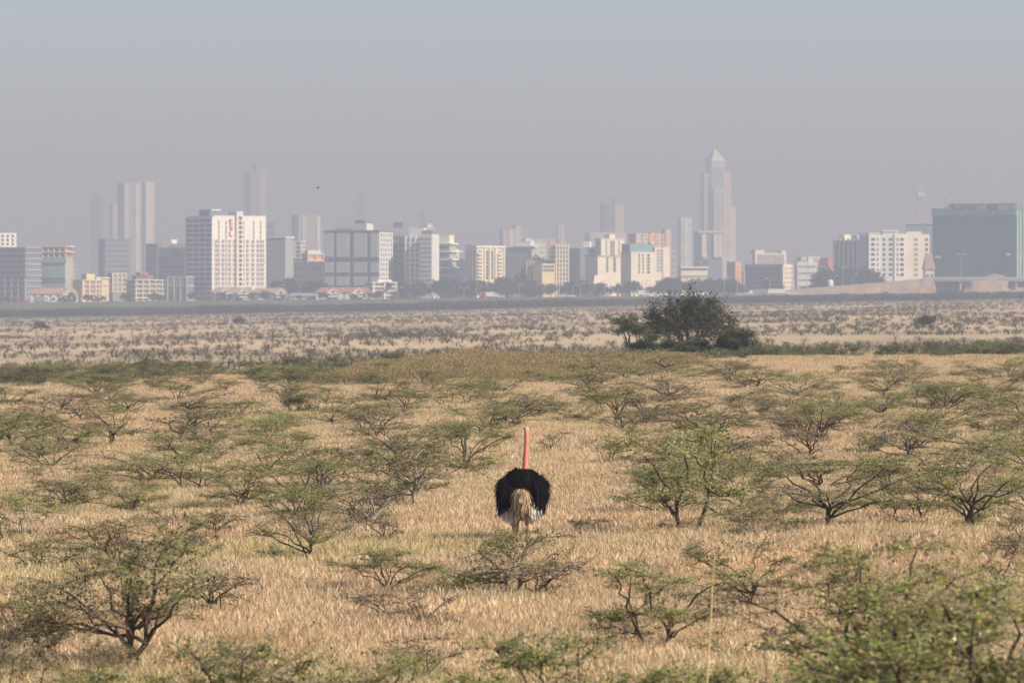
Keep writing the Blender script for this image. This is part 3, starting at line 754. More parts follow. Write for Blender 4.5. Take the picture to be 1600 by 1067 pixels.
def front_row():
    # ---- unfinished dark office and its netted neighbour
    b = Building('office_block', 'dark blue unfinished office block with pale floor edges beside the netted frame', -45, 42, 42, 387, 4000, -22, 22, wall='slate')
    b.slabs(10, 3.5, b.H-0.5, 0.7, 'grey', 0.5); b.piers('front', 9, 0, b.H*0.45, 0.7, 'lgrey')
    b.windows('front', 9, 9, 4.2, b.H-2, 2.0, 1.6, glass='glass', frame='slate', skip=0.25, seed=4)
    b.windows('front', 12, 5, b.H*0.42, b.H-6, 0.7, 1.0, glass='white', frame='slate', skip=0.72, seed=9)
    b = Building('construction_frame', 'half built concrete frame wrapped in green and grey netting, open top floors', 40, 103, 106, 402, 4020, -12, 18, wall='grey')
    b.fbox('safety_net', 39, 105, 403, 411, 'palenet', 1.4); b.fbox('dust_net', 44, 103, 412, 434, 'palenet', 0.7); b.fbox('dark_floor', 44, 103, 437, 441, 'slate', 0.6)
    b.fbox('concrete_wall', 42, 103, 443, 462, 'grey', 0.5)
    b.box('brick_infill', 0.6, b.W-0.6, 1.2, b.D-1, b.H, b.H+6.6, 'brick')
    for i in range(8): a = b.W*i/7.0; b.box('column', a-0.45, a+0.45, 0.0, 0.9, b.H, b.H+6.6, 'cream')
    for k in (3.0, 6.4): b.box('floor_slab', -1.0, b.W+1.0, -0.5, b.D, b.H+k, b.H+k+0.6, 'cream')
    for i in range(14): a = b.W*(i+0.5)/14; b.box('rebar', a-0.12, a+0.12, 2, 2.3, b.H+7.0, b.H+8.6+(i*37 % 5)*0.5, 'brick')
    b.windows('front', 8, 4, b.z(434), b.z(412), 2.0, 2.2, glass='dim', frame='grey')
    b = Building('apartment_block', 'small white block peeking over the dark unfinished office', -40, -10, 24, 364, 4600, 35, wall='white')
    b.windows('front', 4, 3, b.H-9.5, b.H-0.8, 1.9, 1.9, glass='glass')
    b = Building('low_shed', 'low orange shed wall behind the netted frame', 100, 100, 118, 413, 4700, 5, wall='orange'); b.fbox('roof_edge', 100, 119, 413, 415, 'cream', 1.0)
    # ---- tiled house
    house(48, 122, 450, 474, 3950, 'tile', 'cream', 'long pink-tiled house with a gabled end below the netted frame')
    b = Building('apartment_block', 'sunlit yellow apartment house with stacked balconies', 124, 129, 158, 437, 3960, 30, wall='yellow')
    b.slabs(5, 2.5, b.H-0.6, 0.6, 'cream', 0.9, 'balcony_slab'); b.piers('front', 4, 0, b.H, 0.8, 'cream', 0.9)
    b.windows('front', 3, 4, 2.8, b.H-0.8, 2.0, 1.8, glass='brick', frame='yellow'); b.roofbox(0.3, 0.75, 3.6, 'yellow'); b.box('roof_house', b.W*0.78, b.W*1.0, 2, 8, b.H-0.1, b.H+1.6, 'cream')
    b = Building('apartment_block', 'cream rooftop wing joined behind the sunlit yellow apartment house', 150, 152, 170, 433, 4060, 25, wall='yellow')
    b.slabs(2, b.H-5, b.H-1, 0.5, 'cream', 0.6, 'balcony_slab')
    b = Building('concrete_frame', 'pale open concrete frame of four floors behind the yellow house', 168, 176, 196, 428, 4150, 30, wall='dim')
    b.slabs(5, b.H-12, b.H, 0.6, 'cream', 0.6); b.piers('front', 4, b.H-12, b.H, 0.7, 'cream', 0.6); b.piers('left', 2, b.H-12, b.H, 0.7, 'cream', 0.6)
    b = Building('apartment_block', 'tan balconied apartment house with a stepped dark top', 206, 212, 252, 437, 3970, 28, wall='dim')
    b.slabs(5, 2.5, b.H-0.5, 0.55, 'cream', 1.2, 'balcony_slab'); b.piers('front', 5, 0, b.H, 0.5, 'cream', 1.0); b.roofbox(0.1, 0.75, 2.6, 'dgrey'); b.box('roof_house', b.W*0.2, b.W*0.55, 2, 7, b.H+2.4, b.H+4.6, 'redtile')
    b.windows('front', 4, 5, 2.8, b.H-0.6, 1.6, 1.5, glass='glass', frame='cream')
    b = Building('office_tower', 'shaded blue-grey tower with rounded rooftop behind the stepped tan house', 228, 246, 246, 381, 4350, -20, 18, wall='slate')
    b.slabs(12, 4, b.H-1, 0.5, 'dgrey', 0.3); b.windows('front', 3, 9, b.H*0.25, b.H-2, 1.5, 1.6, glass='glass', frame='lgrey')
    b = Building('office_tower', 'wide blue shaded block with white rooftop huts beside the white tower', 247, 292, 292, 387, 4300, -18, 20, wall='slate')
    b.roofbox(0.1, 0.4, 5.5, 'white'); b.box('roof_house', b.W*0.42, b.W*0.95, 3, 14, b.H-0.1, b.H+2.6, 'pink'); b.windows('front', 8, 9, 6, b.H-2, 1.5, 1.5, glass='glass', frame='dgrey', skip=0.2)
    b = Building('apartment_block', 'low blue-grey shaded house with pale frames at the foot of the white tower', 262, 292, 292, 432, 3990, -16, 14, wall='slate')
    b.piers('front', 4, 0, b.H, 0.6, 'lgrey', 0.4); b.slabs(2, b.H*0.62, b.H-0.4, 0.5, 'lgrey', 0.4); b.windows('front', 6, 2, b.H*0.66, b.H-0.6, 1.3, 1.5)
    # ---- white tower with sunlit front and shaded flank
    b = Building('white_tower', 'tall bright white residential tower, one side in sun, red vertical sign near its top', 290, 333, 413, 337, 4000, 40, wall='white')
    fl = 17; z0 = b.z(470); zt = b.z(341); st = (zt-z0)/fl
    core = b.box('flank_shade', -0.25, 0.2, 0.6, b.D-0.4, 0, b.H-1.0, 'slate')  # dark sheet painting the shade in the recesses between balcony slabs
    for j in range(fl+1):
        z = z0 + st*j; b.box('balcony_slab', -1.4, 0.0, -0.2, b.D+0.5, z-0.55, z+0.45, 'white')
    for i in range(5): a = b.D*i/4; b.box('column', -1.1, 0.0, a-0.35, a+0.35, 0, zt, 'white')
    zl = b.z(447)
    for j in range(14):
        z = b.z(443.5) + (b.z(348) - b.z(443.5))*j/13.0
        for k, px in enumerate((339, 349, 359, 366.5, 386, 394, 402, 409)):
            if j < 10: place('window', window_mesh(2.2, 2.1, 'dim', 'white'), b.o, (b.fx(px-1.4), -0.05, z))
        for px in (341.5, 352.5, 394.2, 404.8): place('window', window_mesh(0.75, 2.3, 'glass', 'white'), b.o, (b.fx(px), -0.06, z))
    for j in range(15):
        z = b.z(443.5) + (b.z(348) - b.z(443.5))*j/13.0
        place('window', window_mesh(2.1, 1.9, 'glass', 'cream'), b.o, (b.fx(372), -1.45, z))
        if j < 14: place('window', window_mesh(1.2, 1.9, 'glass', 'cream'), b.o, (b.fx(378.5), -0.06, z))
    b.box('stair_tower', b.fx(366.5), b.fx(376.5), -1.4, 9, 0, b.z(330), 'cream')
    b.box('roof_house', b.fx(334), b.fx(362), 4, 15, b.H-0.1, b.H+3.2, 'slate'); b.box('roof_edge', b.fx(336), b.fx(350), 3.8, 15.2, b.H+3.2, b.H+3.9, 'white')
    b.box('pier', b.fx(375.8), b.fx(377.2), -0.9, 0.2, 0, b.z(338), 'cream')
    for j in range(10):
        z = b.z(443.5) + (b.z(348) - b.z(443.5))*(j-0.5)/13.0
        b.box('sill_band', -0.2, b.fx(366), -0.35, 0.1, z-0.25, z+0.25, 'white'); b.box('sill_band', b.fx(381), b.W+0.2, -0.35, 0.1, z-0.25, z+0.25, 'white')
    # red sign: stacked letter shapes on a vertical board
    sg = MB(); X = b.fx(359.5); u = 0.28
    def bar(x0, x1, z0, z1): sg.box(X+x0, X+x1, -0.5, 0.02, z0, z1)
    zz = b.z(342)
    for (rows) in (['###', '#..', '##.', '#..', '###'], ['###', '#..', '###', '..#', '###'], ['#..', '#..', '#..', '#..', '###']):
        for ri, rw in enumerate(rows):
            for ci, ch in enumerate(rw):
                if ch == '#': bar(ci*0.9-1.2, ci*0.9-0.4, zz-ri*0.62-0.5, zz-ri*0.62)
        zz -= 3.9
    sg.build('sign_letters', M['red'], b.o)
    # ---- tiled terraces in front of it
    house(332, 398, 449, 474, 3940, 'tile', 'dgrey', 'terrace house with brown tiled roof and white gables under the white tower', gab=2)
    house(396, 448, 450, 474, 3945, 'tile', 'dgrey', 'brown roofed house with a white arched gable next to the terrace under the white tower', gab=1)
    house(452, 498, 458, 474, 3950, 'bluegreen', 'grey', 'low shed with a pale blue-green roof before the shaded trees', gab=0)
    house(494, 582, 449, 474, 3940, 'redtile', 'lgrey', 'red roofed villa with white balconies below the panelled block', gab=2)
    b = Building('apartment_block', 'narrow white villa block with balconies beside the red roofed villa', 578, 583, 618, 441, 3960, 24, wall='dim')
    b.slabs(4, 2.6, b.H-0.5, 0.7, 'white', 0.9, 'balcony_slab'); b.piers('front', 3, 0, b.H, 0.8, 'white', 0.8); b.windows('front', 4, 4, 2.4, b.H-0.5, 1.6, 1.6); b.roofbox(0.3, 0.9, 1.5, 'white')
    # ---- shaded blocks between
    b = Building('apartment_block', 'plain grey-green shaded block with a white roof edge behind the white tower', 413, 446, 446, 372, 4250, -18, 16, wall='palenet')
    b.box('roof_edge', -0.5, b.W+0.5, -0.5, b.D+0.5, b.H, b.H+0.9, 'white'); b.wall.data.materials[0] = plain('grey_green_render', (0.30, 0.36, 0.33), 0.9, 0.1, 0.1)
    b = Building('concrete_frame', 'small white concrete frame rising over shaded blocks', 442, 470, 470, 377, 4400, -10, 14, wall='dim')
    b.slabs(5, b.H-12, b.H-0.6, 0.7, 'white', 0.5); b.piers('front', 4, b.H-12, b.H, 1.0, 'white', 0.6)
    b = Building('apartment_block', 'small pink and orange banded block beside the panelled block', 478, 481, 505, 396, 4350, 20, wall='orange')
    b.slabs(4, b.H-14, b.H-1, 1.1, 'cream', 0.7, 'balcony_slab'); b.piers('front', 3, 0, b.H, 1.0, 'pink', 0.8); b.box('roof_house', b.W*0.05, b.W*0.9, 2, 8, b.H-0.1, b.H+2.2, 'lgrey')
    b = Building('warehouse', 'grey shaded block half hidden by trees next to the pink and orange block', 444, 508, 508, 410, 4300, -14, 20, wall='dgrey'); b.windows('front', 9, 3, b.H*0.4, b.H-2, 2.2, 1.8, glass='glass', frame='grey')
    # ---- panelled block with violet-grey bands
    b = Building('panelled_block', 'large grey panelled block with violet bands dividing its blank front', 507, 593, 613, 362, 4050, -21, wall='violet')
    rows = ((364.5, 402), (410, 426), (432, 446)); cols = ((508, 521.5), (526.5, 546), (553.5, 574), (580, 592.5))
    for (ra, rb) in rows:
        for (ca, cb) in cols: b.fbox('wall_panel', ca, cb, ra, rb, 'lgrey', 0.45)
    b.box('flank_wall', b.W-0.1, b.W+0.25, 0.2, b.D, 0, b.H-0.5, 'lgrey')
    b.windows('right', 5, 10, b.z(440), b.z(364), 1.5, 2.0, 1.0, b.D-1.0, glass='glass')
    b.box('roof_edge', -0.5, b.W+0.5, -0.5, b.D+0.4, b.H, b.H+0.8, 'dgrey'); b.roofbox(0.5, 0.72, 5.0, 'lgrey'); b.box('roof_house', b.W*0.5, b.W*0.68, 5, 20, b.H+5, b.H+7.2, 'dgrey'); b.box('roof_house', b.W*0.15, b.W*0.48, 4, 20, b.H+0.7, b.H+2.6, 'pink')
    # ---- grey apartment complex
    b = Building('apartment_tower', 'grey apartment tower with broad balconies and a dark roof cap joining the panelled block', 612, 641, 641, 356, 4080, -15, 22, wall='grey')
    b.slabs(11, 4, b.z(371), 0.6, 'lgrey', 0.5, 'balcony_slab'); b.roofbox(0.0, 0.5, 3.5, 'dgrey'); b.windows('front', 3, 10, 4.5, b.z(371), 3.0, 2.0, glass='dim', frame='lgrey'); b.fbox('blank_top', 612.5, 640, 357, 369, 'lgrey', 0.7)
    b = Building('apartment_tower', 'pale apartment tower with white pilasters, second of the grey complex', 634, 657, 657, 369, 4060, -12, 20, wall='lgrey')
    b.piers('front', 4, 2, b.H, 1.1, 'white', 0.9, 'pilaster'); b.windows('front', 6, 11, 4, b.H-1, 1.1, 1.6, glass='glass')
    b.box('roof_house', b.W*0.2, b.W*1.1, 4, 14, b.H-0.1, b.H+5, 'lgrey')
    b = Building('apartment_tower', 'pale apartment tower with a dense grid of small windows, end of the grey complex', 655, 675, 675, 366, 4040, -14, 18, wall='lgrey')
    b.windows('front', 6, 12, 5, b.H-1.5, 0.95, 1.6, glass='glass'); b.box('roof_house', 1, b.W-1, 3, 10, b.H-0.1, b.H+2.5, 'dgrey')
    b = Building('apartment_block', 'banded block with white balcony edges beside the dense window grid', 673, 703, 706, 380, 4120, -16, wall='grey')
    b.slabs(6, b.z(444), b.z(382), 0.9, 'white', 1.3, 'balcony_slab'); b.windows('front', 6, 6, b.z(440), b.z(382), 1.8, 1.6); b.box('roof_house', b.W*0.0, b.W*0.9, 3, 14, b.H-0.1, b.H+5.2, 'cream')
    b = Building('apartment_block', 'small sunlit beige block behind the banded one', 690, 698, 717, 389, 4450, 32, wall='cream'); b.windows('front', 3, 3, b.H-10, b.H-1, 1.9, 2.0, glass='dim', frame='cream'); b.box('roof_edge', b.W*0.6, b.W+3, -0.4, 6, b.H-2, b.H-1.2, 'white')
    b = Building('warehouse', 'long blue-grey shaded block behind trees next to the cream tower', 700, 735, 735, 405, 4420, -14, 20, wall='slate'); b.slabs(5, 4, b.H-1, 0.5, 'dgrey', 0.3)
    # ---- cream tower
    b = Building('cream_tower', 'cream apartment tower with curved balconies and a white roof rail', 727, 745, 788, 387, 4100, 36, wall='cream')
    zb = b.z(437); zt = b.z(391)
    for j in range(8):
        z = zb + (zt-zb)*(j+0.5)/8
        for px in (750, 781): b.box('balcony', b.fx(px-3.6), b.fx(px+3.6), -1.2, 0.1, z-1.9, z-0.8, 'cream')
        for px in (750, 781): place('window', window_mesh(2.4, 1.4, 'dim', 'cream'), b.o, (b.fx(px), -0.05, z+0.3))
        for px in (761, 769): place('window', window_mesh(1.6, 2.0, 'glass', 'cream'), b.o, (b.fx(px), -0.05, z))
    for px in (757, 765, 774, 787): b.box('pilaster', b.fx(px)-0.5, b.fx(px)+0.5, -0.8, 0.1, 0, b.H, 'cream')
    b.box('roof_edge', -0.8, b.W+0.5, -0.8, b.D+0.5, b.H, b.H+1.2, 'white'); b.box('roof_house', -0.3, b.W*0.9, 6, b.D-2, b.H+1.2, b.H+1.9, 'dgrey')
    b.windows('left', 3, 8, zb, zt, 1.4, 1.6, glass='dim', frame='grey')
    b = Building('office_block', 'plain grey shaded block on the shadow side of the white-framed tower', 788, 831, 831, 386, 4350, -16, 20, wall='grey'); b.windows('front', 8, 8, 5, b.H-2, 1.8, 1.5, glass='dim', frame='grey'); b.box('roof_edge', b.W*0.3, b.W+2, -1, 8, b.H, b.H+0.8, 'white'); b.roofbox(0.35, 0.9, 4.0, 'lgrey')
    b = Building('apartment_block', 'tan-grey block with thin vertical fins next to a small yellow house', 823, 847, 847, 407, 4080, -9, 14, wall='grey'); b.piers('front', 6, 0, b.H, 0.5, 'cream', 0.6, 'fin'); b.windows('front', 5, 4, 3, b.H-1, 1.2, 1.8)
    b = Building('apartment_block', 'small yellow house with two rows of dark windows', 844, 847, 867, 412, 4060, 22, wall='yellow'); b.windows('front', 5, 2, b.z(425), b.z(413.5), 1.1, 1.6, glass='glass', frame='cream')
    b = Building('concrete_frame', 'unfinished white concrete frame tower with open bays', 866, 869, 888, 384, 4070, 12, wall='pink')
    b.wall.data.materials[0] = M['dim']; b.slabs(9, b.z(440), b.H-0.5, 0.7, 'cream', 0.6); b.piers('front', 5, 0, b.H+1.5, 0.8, 'cream', 0.7)
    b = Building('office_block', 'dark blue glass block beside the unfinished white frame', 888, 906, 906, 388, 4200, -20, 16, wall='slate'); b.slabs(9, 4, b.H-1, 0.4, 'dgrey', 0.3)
    b = Building('apartment_block', 'beige shaded block with a white rooftop hut beside dark glass', 905, 926, 926, 387, 4260, -10, 16, wall='grey'); b.slabs(3, b.H-9, b.H-0.4, 0.7, 'cream', 0.6); b.roofbox(0.2, 0.7, 4.2, 'white'); b.windows('front', 4, 7, 5, b.H-9, 1.6, 1.6, glass='dim', frame='grey')
    # ---- yellow pair
    b = Building('yellow_tower', 'bright cream-yellow tower with a stair hut on top, behind its lower twin', 930, 939, 976, 374, 4250, 38, wall='yellow'); b.wall.data.materials[0] = M['cream']
    b.windows('front', 1, 5, b.z(398), b.z(376), 0.8, 1.6, b.fx(946), b.fx(949)); b.windows('front', 2, 6, b.z(400), b.z(376), 1.6, 1.4, b.fx(953), b.fx(961)); b.windows('front', 1, 5, b.z(398), b.z(376), 0.8, 1.6, b.fx(966), b.fx(969)); b.roofbox(0.38, 0.62, 3.4, 'cream', 0.5, 6); b.box('roof_edge', -0.4, b.W+0.4, -0.4, b.D+0.4, b.H, b.H+0.5, 'cream')
    b = Building('yellow_block', 'lower cream-yellow block standing before its taller twin', 929, 934, 969, 401, 4150, 34, wall='cream')
    b.windows('front', 1, 6, b.z(425), b.z(402), 1.5, 1.3, b.fx(947), b.fx(951)); b.windows('front', 1, 6, b.z(425), b.z(402), 1.8, 1.3, b.fx(958), b.fx(963)); b.box('roof_edge', -0.4, b.W+0.4, -0.4, b.D+0.4, b.H, b.H+0.7, 'grey')
    house(929, 949, 430, 442, 4000, 'cream', 'orange', 'small orange sunlit house below the cream-yellow block', gab=0)
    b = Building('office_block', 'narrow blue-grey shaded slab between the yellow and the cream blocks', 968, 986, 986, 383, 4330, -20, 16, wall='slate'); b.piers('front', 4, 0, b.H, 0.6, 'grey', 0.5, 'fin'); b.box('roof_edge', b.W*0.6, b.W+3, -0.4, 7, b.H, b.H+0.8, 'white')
    b = Building('cream_block', 'long cream block with a blue-green upper storey and rows of tiny windows', 981, 986, 1047, 394, 4080, 27, wall='cream')
    for px in (999, 1005, 1013.5): b.windows('front', 1, 6, b.z(428), b.z(396), 1.0 if px < 1010 else 1.9, 1.5, b.fx(px-1.5), b.fx(px+1.5))
    for px in (1028.5, 1033): b.windows('front', 1, 7, b.z(425), b.z(389), 1.1, 1.3, b.fx(px-1.5), b.fx(px+1.5))
    b.box('upper_storey', 0.0, b.fx(1024), 1.5, b.D-1, b.H, b.z(381), 'bluegreen'); b.box('wing', b.fx(1023.5), b.W, -0.02, b.D*0.98, b.H, b.z(386), 'cream'); b.box('roof_house', b.fx(1018), b.fx(1024), 1, 5, b.z(381), b.z(378), 'cream'); b.box('drain_pipe', b.fx(1035.6), b.fx(1036.2), -0.3, 0.1, 0, b.z(386), 'dgrey')
    b = Building('pink_block', 'hazy pink block with a framed top behind the long cream block', 990, 994, 1047, 365, 5000, 24, wall='pink'); b.slabs(6, b.H-16, b.H-1, 0.7, 'cream', 0.6); b.piers('front', 6, 0, b.H, 1.4, 'pink', 0.9); b.box('stair_tower', b.W*0.42, b.W*0.55, -1, 6, 0, b.H+1, 'orange'); b.box('stair_tower', b.W*0.86, b.W*1.0, -1, 6, 0, b.H+3.5, 'pink')
    # ---- right hand side
    b = Building('apartment_block', 'white speckled apartment block with a notched roof above a dark blue one', 1176, 1180, 1229, 396, 4800, 18, wall='white'); b.windows('front', 11, 6, b.z(418), b.H-0.8, 1.5, 1.5, glass='dim', frame='cream'); b.box('stair_tower', 0, b.W*0.3, 0.1, 10, b.H-0.1, b.H+2.6, 'cream'); b.box('stair_tower', b.W*0.86, b.W, 0.1, 8, b.H-0.1, b.H+2.2, 'cream')
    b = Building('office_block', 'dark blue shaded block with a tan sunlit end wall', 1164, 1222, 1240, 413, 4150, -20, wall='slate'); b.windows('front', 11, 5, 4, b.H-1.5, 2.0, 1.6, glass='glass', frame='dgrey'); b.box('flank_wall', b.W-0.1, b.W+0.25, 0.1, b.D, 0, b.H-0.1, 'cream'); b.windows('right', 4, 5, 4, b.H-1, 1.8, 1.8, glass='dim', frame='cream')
    b = Building('tower_slab', 'slim sunlit orange stair tower standing by itself', 1146, 1149, 1158, 409, 4600, 25, wall='orange'); b.windows('front', 1, 5, 3, b.H-2, 1.4, 1.2, glass='brick', frame='orange')
    b = Building('apartment_block', 'pale low block with a water tank on the roof beyond the embankment', 1242, 1246, 1276, 409, 4900, 14, wall='lgrey'); b.windows('front', 6, 4, 3, b.H-1, 1.5, 1.4); b.roofbox(0.6, 0.85, 4, 'white')
    b = Building('brick_house', 'brick red house with a bright orange end beside the dark finned block', 1279, 1294, 1307, 407, 4250, -18, wall='brick'); b.box('flank_wall', b.W-0.1, b.W+0.3, 0.1, b.D, 0, b.H*0.75, 'orange'); b.windows('front', 3, 3, 3, b.H-2, 1.4, 1.5); b.roofbox(0.0, 0.8, 1.8, 'redtile')
    b = Building('apartment_block', 'shaded grey apartment block with deep vertical fins beside the white apartments', 1305, 1347, 1347, 376, 4150, -24, 22, wall='dgrey')
    b.piers('front', 7, 0, b.H+1, 1.6, 'grey', 1.8, 'fin'); b.windows('front', 6, 8, 4, b.H-2, 1.2, 1.6, glass='glass', frame='grey'); b.roofbox(0.05, 0.25, 4, 'cream'); b.roofbox(0.55, 0.7, 3.6, 'grey')
    b = Building('apartment_block', 'long white and beige apartment block with repeated windows above the embankment', 1345, 1357, 1454, 367, 4050, 14, wall='lgrey')
    for (a, c, m, t) in ((1357, 1375.5, 'white', 366), (1397.5, 1417, 'white', 365), (1417, 1441, 'cream', 362), (1441, 1454, 'cream', 366)):
        b.box('bay', b.fx(a), b.fx(c), -0.8 if m == 'white' else -0.35, 4, 0, b.z(t), m)
    for px, w in ((1363.5, 2.3), (1371, 0.9), (1392, 2.3), (1381.5, 1.8), (1402.5, 0.9), (1409.5, 2.3), (1432, 2.4), (1449, 1.8)):
        y = -0.86 if (1357 < px < 1375 or 1398 < px < 1417) else (-0.4 if px > 1417 else -0.05)
        for j in range(8): place('window', window_mesh(w, 1.7, 'glass' if w < 2.35 else 'dim', 'white'), b.o, (b.fx(px), y, b.z(429) + (b.z(374)-b.z(429))*j/7))
    b.box('roof_edge', -0.5, b.fx(1376), -1, b.D, b.z(365), b.z(363.6), 'white'); b.box('roof_edge', b.fx(1380), b.fx(1405), -0.5, 10, b.z(362), b.z(360), 'white'); b.box('roof_house', b.fx(1380), b.fx(1404), 0.3, 9, b.H-0.1, b.z(362), 'lgrey')
    b = Building('construction_frame', 'teal netted rooftop storey showing behind the white and beige apartments', 1415, 1460, 1460, 349, 4300, -5, 16, wall='net'); b.wall.data.materials[0] = M['bluegreen']; b.fbox('roof_edge', 1414, 1460, 348, 350.5, 'pink', 0.5)
    # ---- big netted construction
    b = Building('netted_block', 'huge building site wrapped in dark green netting with a ragged top edge', 1457, 1583, 1640, 327, 4100, -24, wall='net')
    b.fbox('net_band', 1456, 1583, 326, 337, 'palenet', 0.8).data.materials[0] = plain('teal_net', (0.14, 0.32, 0.27), 0.9, 0.25, 0.2)
    rnd = random.Random(6)
    for i in range(16):
        a = 1480 + i*6.4; b.fbox('net_sheet', a, a+6.0, 321+rnd.uniform(-2, 2), 330, 'net' if rnd.random() < .5 else 'palenet', rnd.uniform(0.3, 1.1))
    for i in range(22): a = b.fx(1476 + i*4.9); hh = rnd.uniform(3.5, 6.0); b.box('scaffold_pole', a-0.15, a+0.15, 1.0, 1.3, b.H-1, b.H+hh, 'dgrey' if i % 3 else 'grey')
    b.box('top_slab', b.fx(1482), b.W, 0.6, b.D, b.H, b.H+3.4, 'dgrey')
    for j in range(7): b.fbox('net_seam', 1457, 1582, 341+j*12.5, 341.6+j*12.5, 'net', 0.25)
    for i in range(13):
        a = b.D*i/13; b.box('net_fold', b.W-0.1, b.W+rnd.uniform(0.6, 1.8), a, a+b.D/13*rnd.uniform(0.5, 0.8), 1, b.z(326)+rnd.uniform(-2, 1), 'palenet')  # paler net than the front, paints the sunlight on this flank
    b.fbox('sign_panel', 1461, 1469, 400, 403.5, 'white', 0.6); b.fbox('sign_panel', 1568, 1574, 396, 400, 'white', 0.6)
    house(1446, 1460, 397, 434, 4030, 'tile', 'lgrey', 'narrow grey house with a pitched roof wedged before the green netting', gab=0)

def house(xa, xb, ytop, ybase, d, roof, wall, label, gab=1):
    """low house: walls, pitched roof, gables, balcony, windows"""
    s = s_of(d); x = wx(xa, d); z0 = g(x, d)-0.6; W = (xb-xa)*s; D = 9.0
    o = empty('house', (x, d, z0), R(6)); tag(o, label, 'house')
    H = wz(ytop, d)-z0; hw = H*0.62
    def bx(name, *a, mat):
        mb = MB(); mb.box(*a); return mb.build(name, M[mat], o)
    bx('wall', 0, W, 0, D, 0, hw, mat=wall)
    mb = MB(); e = 0.7
    mb.add([(-e, -e, hw), (W+e, -e, hw), (W+e, D+e, hw), (-e, D+e, hw), (W*0.08, D/2, H), (W*0.92, D/2, H)], [(0, 1, 5, 4), (1, 2, 5), (2, 3, 4, 5), (3, 0, 4), (0, 3, 2, 1)])
    rf = mb.build('roof', M[roof], o)
    for k in range(gab):
        gx = W*(0.82 if gab == 1 else (0.3 + 0.45*k)); gw = min(4.2, W*0.16); gh = (H-hw)*0.85
        mb = MB(); mb.add([(gx-gw, -1.2, hw-1.0), (gx+gw, -1.2, hw-1.0), (gx, -1.2, hw+gh), (gx-gw, D/2, hw-1.0), (gx+gw, D/2, hw-1.0), (gx, D/2, hw+gh)], [(0, 1, 2), (0, 2, 5, 3), (1, 4, 5, 2)])
        gb = mb.build('gable', M['cream'], o)
        mb = MB()
        for sg in (-1, 1):
            mb.add([(gx+sg*(gw+.5), -1.5, hw-1.3), (gx+sg*(gw+.5), -1.5, hw-0.7), (gx, -1.5, hw+gh+0.5), (gx, -1.5, hw+gh-0.1), (gx+sg*(gw+.5), -1.15, hw-1.3), (gx+sg*(gw+.5), -1.15, hw-0.7), (gx, -1.15, hw+gh+0.5), (gx, -1.15, hw+gh-0.1)],
                   [(0, 1, 2, 3), (4, 7, 6, 5), (1, 5, 6, 2), (0, 3, 7, 4)])
        mb.build('bargeboard', M['white'], o)
        place('window', window_mesh(1.6, 1.2, 'glass', 'white'), o, (gx, -1.25, hw+gh*0.15))
        bx('balcony', gx-gw*0.9, gx+gw*0.9, -1.9, 0.1, hw*0.45, hw*0.45+0.9, mat='white')
    n = max(2, int(W/4.5))
    for i in range(n):
        for zf in (0.28, 0.74):
            if hw < 4.5 and zf > 0.5: continue
            place('window', window_mesh(1.5, 1.4, 'glass', 'white'), o, (W*(i+0.5)/n, -0.05, hw*zf + 0.2))
    return o

